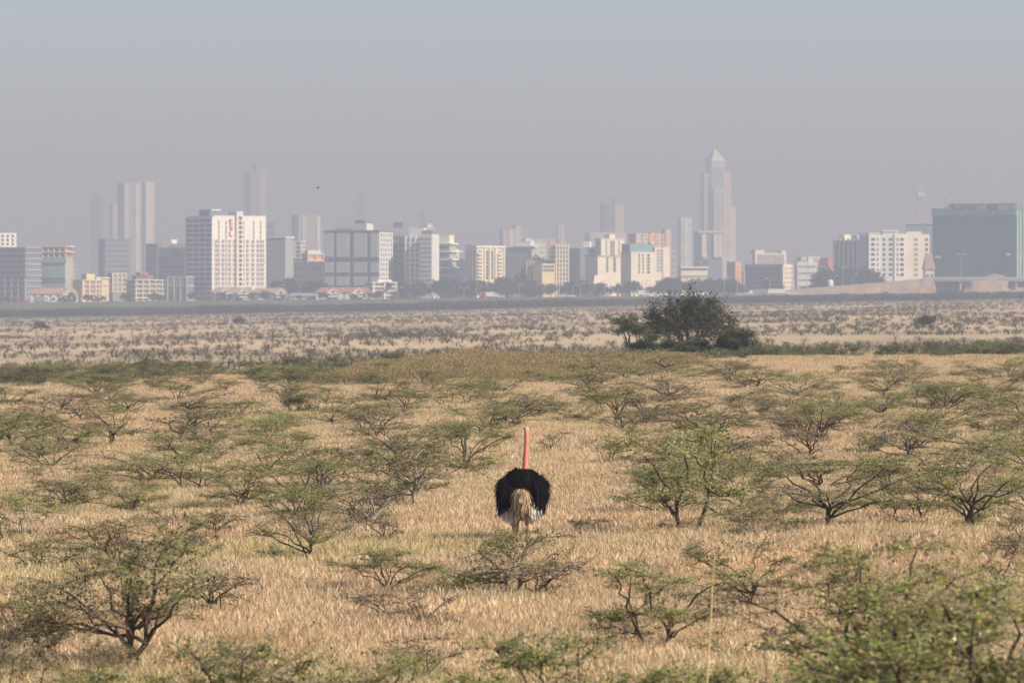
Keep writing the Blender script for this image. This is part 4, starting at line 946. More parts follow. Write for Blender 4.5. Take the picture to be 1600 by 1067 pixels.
def strip_tower(name, label, xa, xb, ytop, d, wall, strips, th=12, depth=None, group=None, caps=()):
    d = min(d*1.18, 11900)
    b = Building(name, label, xa, xa, xb, ytop, d, th, depth or (xb-xa)*s_of(d), group=group, wall=wall)
    for (a, c, m) in strips: b.box('facade_strip', b.W*a, b.W*c, -0.8, 0.3, 0, b.H-1.5, m)
    for (a, c, h, m) in caps: b.box('roof_house', b.W*a, b.W*c, b.D*0.15, b.D*0.8, b.H-0.2, b.H+h, m)
    n = max(4, int(b.H/9.0))
    for j in range(1, n): b.box('floor_band', -0.35, b.W+0.35, -0.35, b.D+0.35, b.H*j/n, b.H*j/n+1.0, 'grey')
    return b
def far_towers():
    strip_tower('hazy_tower', 'tall twin-slab tower with bright vertical strips fading in the haze', 193, 226, 285, 7600, 'grey', ((0.05, 0.25, 'lgrey'), (0.55, 0.75, 'white'), (0.9, 1.0, 'cream')), 20)
    strip_tower('hazy_tower', 'pale slab tower standing against the bright striped twin tower in haze', 227, 241, 284, 7500, 'cream', ((0.1, 0.5, 'white'),), 25)
    strip_tower('hazy_tower', 'faint blue square tower beside the bright striped twin tower', 142, 188, 303, 9300, 'slate', ((0.3, 0.4, 'grey'),), -15)
    strip_tower('hazy_tower', 'lower pale tower between the faint blue one and the striped twin', 176, 193, 318, 8600, 'lgrey', ((0.2, 0.5, 'cream'),), 20)
    strip_tower('hazy_tower', 'barely visible tall tower fading out above the white residential tower', 392, 428, 268, 10400, 'grey', ((0.4, 0.6, 'cream'),), 20, caps=((0.3, 0.7, 14, 'grey'),))
    strip_tower('hazy_tower', 'barely visible broad tower with a flat crown far behind the panelled block', 561, 595, 300, 10000, 'slate', ((0.0, 1.0, 'slate'),), -12, caps=((0.1, 0.9, 7, 'lgrey'),))
    strip_tower('hazy_tower', 'faint wide block with a slanting roof far behind the grey complex', 655, 702, 330, 9600, 'slate', ((0.7, 0.8, 'grey'),), -10, caps=((0.1, 0.95, 5, 'lgrey'),))
    strip_tower('hazy_tower', 'grey hazy tower with one bright cream edge beside the white tower', 466, 500, 336, 6500, 'grey', ((0.85, 1.0, 'cream'), (0.2, 0.3, 'lgrey')), 20)
    strip_tower('hazy_block', 'wide grey-blue hazy block just behind the white residential tower', 412, 466, 347, 6400, 'slate', ((0.45, 0.5, 'grey'),), -16)
    strip_tower('hazy_tower', 'hazy tower with a pale half behind the yellow tower', 944, 975, 318, 8300, 'slate', ((0.55, 1.0, 'cream'),), 12, caps=((0.55, 0.9, 8, 'grey'),))
    strip_tower('hazy_block', 'long pale flat roof in the haze above the yellow tower', 922, 978, 363, 6800, 'lgrey', ((0.6, 1.0, 'cream'),), 8)
    strip_tower('hazy_tower', 'hazy pale apartment tower with small windows left of the great pointed tower', 1064, 1081, 340, 6300, 'lgrey', ((0.3, 0.5, 'white'),), 15)
    strip_tower('hazy_tower', 'hazy pinkish tower in a cluster behind the cream tower', 786, 805, 358, 6600, 'pink', ((0.5, 0.8, 'cream'),), 18)
    strip_tower('hazy_tower', 'taller hazy grey tower in a cluster behind the cream tower', 805, 826, 352, 6900, 'grey', ((0.0, 0.4, 'lgrey'),), 14)
    strip_tower('hazy_block', 'pale pink hazy block above the dark glass near the unfinished frame', 826, 868, 373, 5700, 'pink', ((0.3, 0.45, 'cream'), (0.75, 0.85, 'orange')), 12)
    strip_tower('hazy_tower', 'thin hazy spire-like tower beside the pale pink block', 872, 882, 352, 7400, 'lgrey', ((0.4, 0.7, 'cream'),), 12)
    # the great pointed tower
    d = 9400; px = 1117; x = wx(px, d); s = s_of(d); z0 = g(x, d)-0.6
    o = empty('pointed_tower', (x, d, z0), R(24)); tag(o, 'great hazy skyscraper with a pyramid roof and stepped shoulders', 'skyscraper')
    zz = lambda row: wz(row, d)-z0
    def bx(name, xa, xb, ya, yb, rt, mat, zb=0.0):
        mb = MB(); mb.box(xa*s, xb*s, ya*s, yb*s, zb, zz(rt)); return mb.build(name, M[mat], o)
    bx('shaft', -11, 11, -11, 11, 254, 'lgrey'); bx('shoulder', -22, -11.2, -8, 8, 272, 'lgrey'); bx('shoulder', 11.2, 24, -8, 8, 270, 'cream'); bx('shoulder', 24.2, 33, -7, 7, 324, 'cream'); bx('shoulder', -9, 9, -17, -11.2, 296, 'cream')
    for k in (-7.5, -2.5, 2.5, 7.5): bx('window_strip', k-1.1, k+1.1, -11.35, -10.9, 262, 'slate', zz(296))
    for k in (-18, -14.5): bx('window_strip', k-0.8, k+0.8, -8.35, -7.9, 276, 'slate', zz(400))
    for k in (14, 17.5, 21): bx('window_strip', k-0.7, k+0.7, -8.35, -7.9, 274, 'pink', zz(400))
    for k in (-5, 0, 5): bx('window_strip', k-1.0, k+1.0, -17.3, -16.9, 300, 'slate', zz(400))
    mb = MB(); a = 12*s; mb.box(-a, a, -a, a, zz(254), zz(251)); mb.build('cornice', M['white'], o)
    mb = MB(); zt = zz(233); zb = zz(251); c1 = 12*s; c2 = 5.5*s; zm = zz(241)
    mb.add([(-c1, -c1, zb), (c1, -c1, zb), (c1, c1, zb), (-c1, c1, zb), (-c2, -c2, zm), (c2, -c2, zm), (c2, c2, zm), (-c2, c2, zm), (0, 0, zt)],
           [(0, 1, 5, 4), (1, 2, 6, 5), (2, 3, 7, 6), (3, 0, 4, 7), (4, 5, 8), (5, 6, 8), (6, 7, 8), (7, 4, 8)]); mb.build('roof', M['white'], o)
    mb = MB(); mb.tube([(0, 0, zt-2), (0, 0, zz(228))], [0.9, 0.4], 6); mb.build('spire', M['white'], o)
    b = Building('office_block', 'hazy block with two white rounded columns at the foot of the pointed skyscraper', 1092, 1092, 1129, 362, 6300, 10, 24, wall='slate')
    for (p, q) in ((1096, 1103), (1115, 1121), (1122, 1128)): b.fbox('column', p, q, 366, 402, 'cream', 2.2)
    b.fbox('roof_edge', 1091, 1130, 361, 364, 'lgrey', 1.6)
    b = Building('city_block', 'grey hazy block standing before the pale apartment tower left of the pointed skyscraper', 1046, 1046, 1090, 391, 5200, -14, 20, wall='grey')
    b.slabs(7, 4, b.H-1, 0.6, 'lgrey', 0.4); b.windows('front', 7, 6, 4, b.H-1, 1.8, 1.5, glass='dim', frame='grey')
    b = Building('city_block', 'low blue-grey hazy block at the foot of the pointed skyscraper', 1100, 1100, 1150, 403, 5100, -12, 20, wall='slate')
    b.slabs(5, 4, b.H-1, 0.5, 'grey', 0.4); b.windows('front', 9, 4, 4, b.H-1, 1.6, 1.4, glass='glass', frame='grey'); b.roofbox(0.6, 0.8, 3, 'white')
    b = Building('market_hall', 'long low cream hall with a white canopy before the grey hazy block', 1060, 1064, 1106, 419, 4300, 12, wall='cream')
    b.box('roof_edge', -0.6, b.W+0.6, -1.5, b.D, b.H, b.H+0.9, 'white'); b.windows('front', 8, 1, b.H*0.45, b.H*0.95, 2.0, 1.5, glass='dim', frame='cream')
    b = Building('city_block', 'pale hazy block between the dark blue block and the brick red house', 1252, 1252, 1284, 401, 5300, 10, 18, wall='lgrey')
    b.slabs(6, 4, b.H-1, 0.6, 'white', 0.4); b.windows('front', 6, 5, 4, b.H-1, 1.5, 1.4, glass='dim', frame='grey')
    # filler blocks in the haze behind the front row
    rnd = random.Random(31)
    lab = {'pink': 'hazy pinkish block in the second row of the city', 'lgrey': 'hazy pale grey block in the second row of the city', 'slate': 'hazy blue-grey block in the second row of the city',
           'cream': 'hazy cream block in the second row of the city', 'grey': 'hazy concrete grey block in the second row of the city'}
    for i in range(64):
        px = rnd.uniform(-20, 1620); d = rnd.uniform(4700, 7200); w = rnd.uniform(12, 40)
        hm = rnd.uniform(9, 26) if rnd.random() < 0.75 else rnd.uniform(26, 42)
        if px > 1130: hm = min(hm, 16)
        if 1290 < px: continue
        m = rnd.choice(['pink', 'lgrey', 'slate', 'slate', 'cream', 'grey', 'grey'])
        z0 = g(wx(px, d), d); top = HOR - (z0 + hm*1.35 - EYE)/s_of(d)
        b = Building('city_block', lab[m], px, px, px+w, top, d, rnd.choice([-20, -14, 10, 18, 26]), rnd.uniform(14, 22), group=m + ' blocks in the haze', wall=m)
        n = max(2, int(b.H/4)); 
        for j in range(1, n): b.box('floor_band', -0.3, b.W+0.3, -0.3, b.D+0.3, b.H*j/n, b.H*j/n+0.8, rnd.choice(['lgrey', 'grey', 'cream']) if j == 1 else 'grey')
        if rnd.random() < .6: b.roofbox(0.2, rnd.uniform(.4, .8), rnd.uniform(2, 4), rnd.choice(['white', 'lgrey', 'pink']))
        b.windows('front', max(3, int(b.W/5)), 2, b.H*0.45, b.H*0.95, 1.8, 1.5, glass='glass', frame=m)

def city_trees():
    rnd = random.Random(3)
    T = []
    for sd in range(4):
        w, l = vase_tree(50+sd, 9.0, 4.2, 26, 1.1, 30, [(0.05, 0.068, 0.034), (0.065, 0.08, 0.042), (0.042, 0.055, 0.03)], 0.30, 4, 1.5)
        T.append((w.mesh('trunk', M['bark']), l.mesh('crown', M['far_leaf'])))
    def tree(px, d, h, label, group):
        x = wx(px, d); r = empty('street_tree', (x, d, g(x, d)-0.3), rnd.uniform(0, 6)); tag(r, label, 'tree', group)
        k = h/9.0; m = T[rnd.randint(0, 3)]; sxy = k*rnd.uniform(0.9, 1.35)
        place('trunk', m[0], r, sc=(sxy, sxy, k)); place('crown', m[1], r, sc=(sxy, sxy, k))
    for i in range(95): tree(rnd.uniform(600, 1165), rnd.uniform(3905, 4000), rnd.uniform(6.0, 11.5), 'dark round street tree in the belt before the middle of the city', 'street trees before the city centre')
    for px, h in ((835, 24), (855, 25), (846, 26), (862, 22), (898, 22), (912, 20)): tree(px, 4280, h, 'tall dark tree rising behind the yellow house and the white frame', 'tall trees among the blocks')
    for px, h in ((690, 13), (712, 12), (735, 12), (755, 11), (778, 13), (800, 12), (792, 14)): tree(px, 4010, h, 'broad dark tree at the foot of the cream tower', 'trees below the cream tower')
    for i in range(12): tree(rnd.uniform(1290, 1365), rnd.uniform(3990, 4020), rnd.uniform(9, 17), 'dark tree in the cluster before the finned grey apartments', 'trees before the grey apartments')
    for i in range(10): tree(rnd.uniform(1200, 1290), rnd.uniform(4020, 4080), rnd.uniform(5, 10), 'small dark tree above the earth embankment', 'trees above the embankment')
    for i in range(46): tree(rnd.uniform(-20, 600), rnd.uniform(3895, 3935), rnd.uniform(2.5, 6), 'low dark tree among the tiled houses', 'trees among the tiled houses')
    for i in range(10): tree(rnd.uniform(415, 505), rnd.uniform(4000, 4100), rnd.uniform(9, 15), 'shaded tree before the grey-green block', 'trees before the grey-green block')
    for px, h in ((1365, 6), (1388, 5), (1400, 6), (1384, 8)): tree(px, 4000, h, 'small tree against the white and beige apartments', 'trees before the white apartments')

def embankment():
    d = 3880; s = s_of(d)
    # long bank of earth rising towards the bridge
    def bank(name, prof, d, dep, mat, seed):
        rnd = random.Random(seed); vs = []; fs = []; n = len(prof)
        for (px, row) in prof:
            x = wx(px, d); zt = wz(row, d); zb = g(x, d)-1.0
            for t, hz_ in ((0, 0), (0.25, 0.35), (0.6, 0.72), (1.0, 1.0), (1.9, 1.0)):
                vs.append((x + rnd.uniform(-1, 1)*0.8, d + dep*t + rnd.uniform(-.5, .5), zb + (zt-zb)*hz_ + rnd.uniform(-.25, .25)*(hz_ > 0)))
        for i in range(n-1):
            for j in range(4): a = i*5+j; fs.append((a, a+5, a+6, a+1))
        fs += [(0, 1, 2, 3, 4), tuple(reversed(range((n-1)*5, n*5)))]
        mb = MB(); mb.add(vs, fs); o = mb.build(name, M[mat]); o['kind'] = 'structure'; return o
    prof = [(1150 + i*7.8, 458 - 24*(i/40.0)**1.15) for i in range(41)]
    bank('embankment', prof, d, 14, 'earth', 1)
    bank('earth_mound', [(1497, 462), (1505, 455), (1513, 447), (1520, 441), (1530, 438), (1545, 437), (1560, 437), (1569, 440), (1575, 449), (1583, 460)], d, 9, 'earth', 2)
    bank('earth_mound', [(1570, 455), (1585, 441), (1600, 439), (1625, 438), (1650, 440)], d+15, 9, 'earth', 3)
    # bridge deck over the gap
    x0, x1 = wx(1456, d), wx(1650, d); o = empty('bridge', (x0, d+16, g(x0, d)-0.6)); tag(o, 'low concrete road bridge crossing the gap between the earth banks', 'bridge')
    z = wz(436, d)-o.location.z
    mb = MB(); mb.box(0, x1-x0, 0, 10, z-1.2, z+0.2); mb.build('deck', M['grey'], o)
    mb = MB(); mb.box(0, x1-x0, -0.3, 0, z-0.2, z+1.2); mb.build('parapet', M['grey'], o)
    for i in range(4): mb = MB(); mb.box(17*i+1, 17*i+2.2, 1, 9, 0, z-1.2); mb.build('pier', M['grey'], o)
    mb = MB(); mb.box(0.2, 22, 9.2, 9.8, 0, z-1.25); mb.build('underpass_shade', M['slate'], o)  # dark sheet across the gap, stands in for shade of the underpass
    # rubble heap on the bridge
    bank('spoil_heap', [(1535, 434), (1545, 430), (1553, 427), (1560, 429), (1566, 430), (1575, 434)], d+30, 4, 'earth', 4)

def lamp(px, row_top, d, double, label, group):
    x = wx(px, d); z0 = g(x, d)-0.4; h = wz(row_top, d)-z0
    o = empty('street_lamp', (x, d, z0)); tag(o, label, 'street lamp', group)
    mb = MB(); mb.tube([(0, 0, 0), (0, 0, h*0.5), (0, 0, h)], [0.24, 0.2, 0.14], 6); mb.build('pole', M['steel'], o)
    for sg in ((-1, 1) if double else (1,)):
        mb = MB(); mb.tube([(0, 0, h-0.1), (sg*1.0, 0, h+0.35), (sg*2.2, 0, h+0.45)], [0.12, 0.1, 0.08], 5); mb.build('arm', M['steel'], o)
        mb = MB(); mb.box(sg*2.2-0.7, sg*2.2+0.7, -0.3, 0.3, h+0.3, h+0.65); mb.build('lamp_head', M['white'], o)
def vehicles():
    for i, (px, row) in enumerate(((725, 451), (745, 447), (811, 446), (850, 444), (895, 447), (907, 443), (945, 440), (1003, 441), (1010, 439), (1090, 440), (1132, 436), (1152, 434), (1203, 436))):
        lamp(px, row, 3895, i % 3 == 0, 'thin grey street lamp along the road before the tree belt', 'street lamps along the far road')
    for px, row in ((345, 452), (437, 447), (530, 452), (622, 450)): lamp(px, row, 3900, False, 'thin grey street lamp among the tiled houses', 'street lamps among the houses')
    for px, row in ((1262, 405), (1238, 414), (1303, 432), (1333, 430), (1317, 418)): lamp(px, row, 3990, px < 1300, 'street lamp above the earth embankment', 'street lamps above the embankment')
    lamp(1502, 398, 3930, True, 'double armed street lamp in front of the green netting', None)
    def wheel(o, x, y, r):
        mb = MB(); mb.tube([(x, y-0.15, r), (x, y+0.15, r)], [r, r], 12)
        mb.add([(x+r*math.cos(k*math.pi/6), y-0.15, r+r*math.sin(k*math.pi/6)) for k in range(12)], [tuple(range(12))]); w = mb.build('wheel', M['rubber'], o)
    def truck(px, d, cab, box_, label, L=9.0, rz=0.0, dz=0.0):
        x = wx(px, d); o = empty('truck', (x, d, g(x, d)+dz), rz); tag(o, label, 'truck', 'trucks on the far road')
        mb = MB(); mb.box(-L/2, L/2-2.6, -1.25, 1.25, 1.0, 3.7); mb.build('cargo_box', M[box_], o)
        mb = MB(); c = L/2; mb.add([(c-2.4, -1.2, 0.7), (c, -1.2, 0.7), (c, -1.2, 1.8), (c-0.5, -1.2, 3.1), (c-2.4, -1.2, 3.1), (c-2.4, 1.2, 0.7), (c, 1.2, 0.7), (c, 1.2, 1.8), (c-0.5, 1.2, 3.1), (c-2.4, 1.2, 3.1)],
            [(4, 3, 2, 1, 0), (5, 6, 7, 8, 9), (0, 1, 6, 5), (1, 2, 7, 6), (2, 3, 8, 7), (3, 4, 9, 8), (4, 0, 5, 9)]); mb.build('cab', M[cab], o)
        mb = MB(); mb.box(c-1.7, c-0.7, -1.24, -1.19, 1.9, 2.8); mb.build('window', M['glass'], o)
        mb = MB(); mb.box(-L/2, c-0.2, -0.9, 0.9, 0.6, 0.95); mb.build('chassis', M['cardark'], o)
        for wxx in (-L/2+1.2, -L/2+2.4, c-1.3):
            for y in (-1.1, 1.1): wheel(o, wxx, y, 0.5)
    truck(769, 3870, 'carwhite', 'carwhite', 'white truck parked behind a red one below the cream tower', 8)
    truck(757, 3872, 'red', 'red', 'red truck in front of the tree belt below the cream tower', 6.5)
    truck(1184, 3865, 'carwhite', 'dim', 'grey boxed truck with white cab beside the big crest tree', 11, math.pi)
    truck(1217, 3868, 'carwhite', 'carwhite', 'long white truck beside the start of the embankment', 13)
    truck(65, 3860, 'carwhite', 'bluegreen', 'teal covered truck below the dark unfinished office', 9)
    truck(1006, 3875, 'carwhite', 'carwhite', 'white truck on the road below the cream block', 7)
    def car(px, d, paint, label, group, dz=0.0):
        x = wx(px, d); o = empty('car', (x, d, g(x, d)+dz), random.Random(int(px)).uniform(-.15, .15)); tag(o, label, 'car', group)
        mb = MB(); P = [(-2.1, .45), (2.1, .45), (2.15, .95), (1.1, 1.05), (0.5, 1.55), (-1.2, 1.58), (-1.8, 1.05), (-2.15, 1.0)]
        n = len(P); mb.add([(a, -0.85, z) for a, z in P] + [(a, 0.85, z) for a, z in P], [tuple(reversed(range(n))), tuple(range(n, 2*n))] + [(i, (i+1) % n, n+(i+1) % n, n+i) for i in range(n)]); mb.build('body', M[paint], o)
        mb = MB(); mb.add([(-1.55, -0.87, 1.08), (0.9, -0.87, 1.08), (0.45, -0.87, 1.48), (-1.15, -0.87, 1.5)], [(0, 1, 2, 3)]); mb.build('window', M['glass'], o)
        for a in (-1.35, 1.35):
            for y in (-0.8, 0.8): wheel(o, a, y, 0.34)
    for px in (84, 300, 385, 408, 505, 950, 895, 1030, 880): car(px, 3868, 'carwhite', 'white car on the far road along the foot of the city', 'white cars on the far road')
    for px in (1416, 1394, 1300): car(px, 3860, 'carwhite', 'white car at the foot of the earth embankment', 'white cars below the embankment')
    for px in (30, 39): car(px, 3864, 'red', 'red car below the dark unfinished office', 'red cars below the office')
    for px in (150, 1385, 640): car(px, 3866, 'cardark', 'dark car on the far road along the foot of the city', 'dark cars on the far road')
    # white water tank on a stand by the embankment
    d = 3990; x = wx(1297, d); o = empty('water_tank', (x, d, g(x, d)-0.5)); tag(o, 'white round water tank on a stand above the earth embankment', 'tank')
    zt = wz(437, d)-o.location.z
    mb = MB(); mb.tube([(0, 0, zt-6), (0, 0, zt-5.6), (0, 0, zt-1), (0, 0, zt-0.3), (0, 0, zt)], [1.6, 1.9, 1.9, 1.5, 0.5], 14); mb.build('tank', M['white'], o, smooth=True)
    for a, c in ((-1, -1), (1, -1), (-1, 1), (1, 1)): mb = MB(); mb.tube([(a*1.3, c*1.3, 0), (a*1.1, c*1.1, zt-5.9)], [0.15, 0.15], 5); mb.build('leg', M['steel'], o)
    # tower cranes in the haze
    def crane(px, d, rtop, rbase_, j0, j1, label):
        x = wx(px, d); s = s_of(d); z0 = g(x, d)-0.5; o = empty('tower_crane', (x, d, z0)); tag(o, label, 'crane')
        H = wz(rtop, d)-z0; w = 1.5; mb = MB()
        for a, c in ((-w, -w), (w, -w), (w, w), (-w, w)): mb.tube([(a, c, 0), (a, c, H)], [0.32, 0.32], 4)
        for k in range(int(H/3)):
            z = k*3.0; q = 1 if k % 2 else -1
            mb.tube([(-w*q, -w, z), (w*q, -w, z+3)], [0.22, 0.22], 4); mb.tube([(-w, -w*q, z), (-w, w*q, z+3)], [0.22, 0.22], 4)
        mb.build('mast', M['grey'], o)
        mb = MB(); xa, xb = (j0-px)*s, (j1-px)*s
        for zz, yy in ((0, -0.8), (0, 0.8), (1.8, 0)): mb.tube([(xa, yy, H+zz), (xb, yy, H+zz)], [0.3, 0.3], 4)
        n = int((xb-xa)/3)
        for k in range(n): a = xa+(xb-xa)*k/n; mb.tube([(a, -0.8, H), (a+1.5, 0, H+1.8), (a+3, -0.8, H)], [0.2, 0.2, 0.2], 4)
        mb.build('jib', M['grey'], o)
        mb = MB(); mb.box(xb-3, xb-0.5, -1.2, 1.2, H-3.0, H-0.3); mb.build('counterweight', M['lgrey'], o)
        mb = MB(); mb.box(-1.4, 1.6, -3.2, -1.6, H-2.6, H-0.2); mb.build('operator_cab', M['white'], o)
        mb = MB(); mb.tube([(0, 0, H+1.5), (0, 0, H+6)], [0.5, 0.2], 4); mb.build('apex', M['grey'], o)
        mb = MB(); mb.tube([(0, 0, H+6), (xa*0.7, 0, H+1.8)], [0.12, 0.12], 4); mb.tube([(0, 0, H+6), (xb*0.8, 0, H+1.8)], [0.12, 0.12], 4); mb.build('tie_rod', M['steel'], o)
    crane(1436, 5200, 301, 430, 1418, 1446, 'grey tower crane standing over the white and beige apartments')
    crane(1476, 7400, 300, 430, 1466, 1522, 'faint tower crane with a long jib fading above the green netting')
    # bird in the air
    d = 420; x = wx(497, d); o = empty('bird', (x, d, wz(294, d)), 0.4); tag(o, 'tiny dark bird flying high in the hazy sky', 'bird')
    mb = MB(); mb.tube([(-0.09, 0, 0), (-0.05, 0, 0.01), (0.02, 0, 0.01), (0.07, 0, 0.005), (0.10, 0, 0)], [0.008, 0.03, 0.035, 0.022, 0.004], 7)
    for sg in (-1, 1): mb.add([(0.04, 0, 0.02), (-0.04, 0, 0.02), (-0.05, sg*0.12, 0.07), (0.03, sg*0.13, 0.07), (-0.06, sg*0.24, 0.04)], [(0, 1, 2, 3), (3, 2, 4)])
    mb.build('body', M['cardark'], o)
front_row(); far_towers(); city_trees(); embankment(); vehicles()
# ------------------------------------------------------------------ ostrich, seen from behind
def strand(mb, p, d, nrm, L, W, col, droop=0.3, seg=3, curl=0.0):
    """one feather: a narrow bent strip"""
    d = d.normalized(); s = d.cross(nrm)
    if s.length < 1e-4: s = Vector((1, 0, 0))
    s.normalize(); vs = []
    for i in range(seg+1):
        t = i/seg
        q = p + d*L*t + Vector((0, 0, -1))*L*droop*t*t + nrm*curl*L*t*(1-t)
        w = W*(0.55 + 0.9*t*(1-t)*2)*(1 - 0.75*t**3)
        vs += [tuple(q - s*w*0.5), tuple(q + s*w*0.5)]
    mb.add(vs, [(2*i, 2*i+1, 2*i+3, 2*i+2) for i in range(seg)], col)

def sell(u, v, rad, n=2.5):
    """superellipsoid point and normal; v latitude about Y axis, u around it"""
    e = 2.0/n
    f = lambda w: math.copysign(abs(w)**e, w)
    cv = abs(math.cos(v))**0.9
    x, z, y = f(math.cos(u))*cv, f(math.sin(u))*cv, math.sin(v)
    p = Vector((x*rad[0], y*rad[1], z*rad[2]))
    nn = Vector((x/rad[0], y/rad[1], z/rad[2])).normalized()
    return p, nn

def shell(mb, c, rad, n, col, nu=28, nv=16):
    vs = []
    for j in range(nv+1):
        v = -math.pi/2 + math.pi*j/nv
        for i in range(nu):
            vs.append(tuple(Vector(c) + sell(2*math.pi*i/nu, v, rad, n)[0]))
    mb.add(vs, [(j*nu+i, j*nu+(i+1) % nu, (j+1)*nu+(i+1) % nu, (j+1)*nu+i) for j in range(nv) for i in range(nu)], col)

def coat(mb, rnd, c, rad, n, count, L, W, tones, flow, keep=lambda p: True, lift=0.12, droop=0.25):
    k = 0
    while k < count:
        u = rnd.uniform(0, 6.283); v = math.asin(rnd.uniform(-0.98, 0.98))
        p, nn = sell(u, v, rad, n)
        if not keep(p): k += 0.2; continue
        f = flow(p); t = (f - nn*f.dot(nn))
        if t.length < 1e-3: t = Vector((0, -1, -0.3))
        t = t.normalized() + nn*rnd.uniform(0.02, lift) + Vector((rnd.gauss(0, .12), rnd.gauss(0, .12), rnd.gauss(0, .12)))
        c0 = rnd.choice(tones); kk = rnd.uniform(0.7, 1.3)
        strand(mb, Vector(c) + p, t, nn, L*rnd.uniform(0.6, 1.25), W*rnd.uniform(0.7, 1.3), (c0[0]*kk, c0[1]*kk, c0[2]*kk), droop*rnd.uniform(0.5, 1.3), 3, 0.12)
        k += 1

def ostrich():
    d = 116.0; x = wx(816, d); rnd = random.Random(12)
    r = empty('ostrich', (x, d, g(x, d)), R(-4))
    tag(r, 'male ostrich with black body and pink neck, seen from behind, standing in the grass', 'ostrich')
    # skin: one continuous surface grown on a skeleton
    def skin_mat():
        m, nt, b = new_mat('ostrich_skin')
        geo = nt.nodes.new('ShaderNodeTexCoord'); sep = nt.nodes.new('ShaderNodeSeparateXYZ'); nt.links.new(geo.outputs['Object'], sep.inputs[0])
        n = nt.nodes.new('ShaderNodeTexNoise'); n.inputs['Scale'].default_value = 22; n.inputs['Detail'].default_value = 5
        nt.links.new(geo.outputs['Object'], n.inputs['Vector'])
        ra = nt.nodes.new('ShaderNodeValToRGB'); e = ra.color_ramp.elements
        e[0].position = 0.0; e[0].color = (0.56, 0.36, 0.24, 1); e[1].position = 1.0; e[1].color = (0.60, 0.40, 0.27, 1)
        for p, c in ((0.42, (0.56, 0.33, 0.22)), (0.66, (0.66, 0.23, 0.155)), (0.93, (0.62, 0.24, 0.165)), (0.965, (0.60, 0.34, 0.23))):
            k = e.new(p); k.color = lin(*c)
        mr = nt.nodes.new('ShaderNodeMapRange'); mr.inputs['From Max'].default_value = 2.6
        nt.links.new(sep.outputs['Z'], mr.inputs['Value']); nt.links.new(mr.outputs[0], ra.inputs['Fac'])
        mx = nt.nodes.new('ShaderNodeMix'); mx.data_type = 'RGBA'; mx.blend_type = 'MULTIPLY'; mx.inputs['Factor'].default_value = 0.5
        n2 = nt.nodes.new('ShaderNodeValToRGB'); n2.color_ramp.elements[0].color = (0.55, 0.5, 0.5, 1); n2.color_ramp.elements[0].position = 0.35; n2.color_ramp.elements[1].position = 0.65
        nt.links.new(n.outputs['Fac'], n2.inputs['Fac']); nt.links.new(ra.outputs['Color'], mx.inputs['A']); nt.links.new(n2.outputs['Color'], mx.inputs['B'])
        nt.links.new(mx.outputs['Result'], b.inputs['Base Color']); b.inputs['Roughness'].default_value = 0.7
        return m
    V = []; Rd = []; E = []
    def chain(pts, start=None):
        prev = start
        for p, ra in pts:
            V.append(p); Rd.append(ra); k = len(V)-1
            if prev is not None: E.append((prev, k))
            prev = k
        return prev
    chain([((0, -0.12, 1.33), (0.27, 0.27))])                       # pelvis = root
    chain([((0, 0.12, 1.36), (0.30, 0.30)), ((0, 0.36, 1.38), (0.24, 0.25)), ((0.0, 0.52, 1.46), (0.13, 0.14)),
           ((0.005, 0.60, 1.58), (0.085, 0.085)), ((0.01, 0.625, 1.74), (0.060, 0.060)), ((0.018, 0.63, 1.95), (0.050, 0.050)),
           ((0.028, 0.625, 2.15), (0.044, 0.044)), ((0.034, 0.62, 2.32), (0.042, 0.042)), ((0.036, 0.63, 2.43), (0.045, 0.046)),
           ((0.036, 0.655, 2.495), (0.056, 0.050)), ((0.036, 0.715, 2.495), (0.046, 0.040)), ((0.036, 0.80, 2.475), (0.026, 0.014)), ((0.036, 0.85, 2.468), (0.014, 0.008))], 0)
    chain([((0, -0.34, 1.32), (0.18, 0.18)), ((0, -0.46, 1.34), (0.08, 0.08))], 0)
    for s, dy in ((-1, 0.10), (1, -0.06)):
        h = chain([((s*0.13, dy*0.3 - 0.02, 1.12), (0.17, 0.17)), ((s*0.145, dy + 0.10, 0.92), (0.115, 0.125)), ((s*0.13, dy - 0.02, 0.68), (0.058, 0.06)), ((s*0.125, dy - 0.10, 0.52), (0.046, 0.05)),
                   ((s*0.125, dy - 0.05, 0.32), (0.033, 0.034)), ((s*0.125, dy + 0.01, 0.09), (0.034, 0.036)), ((s*0.125, dy + 0.05, 0.035), (0.042, 0.032))], 0)
        chain([((s*0.120, dy + 0.14, 0.028), (0.034, 0.026)), ((s*0.115, dy + 0.22, 0.022), (0.018, 0.016))], h)
        chain([((s*0.165, dy + 0.10, 0.022), (0.022, 0.020)), ((s*0.185, dy + 0.15, 0.018), (0.012, 0.012))], h)
    me = bpy.data.meshes.new('body'); me.from_pydata(V, E, []); me.materials.append(skin_mat())
    o = bpy.data.objects.new('body', me); COL.objects.link(o); o.parent = r
    sk = o.modifiers.new('skin', 'SKIN'); sk.use_smooth_shade = True
    if not me.skin_vertices: me.skin_vertices.new()
    for i, sv in enumerate(me.skin_vertices[0].data): sv.radius = Rd[i]; sv.use_root = (i == 0)
    sub = o.modifiers.new('subdivision', 'SUBSURF'); sub.levels = 2; sub.render_levels = 2
    fm = foliage_mat('ostrich_feather', 0.08, 0.12, 9.0, 0.0)
    BLK = [(0.007, 0.0065, 0.0065), (0.009, 0.008, 0.0075), (0.005, 0.005, 0.005), (0.015, 0.011, 0.009)]
    # back and flanks
    mb = MB(); c = (0, 0.10, 1.41); rad = (0.355, 0.60, 0.36)
    shell(mb, c, rad, 2.4, (0.006, 0.0055, 0.0055))
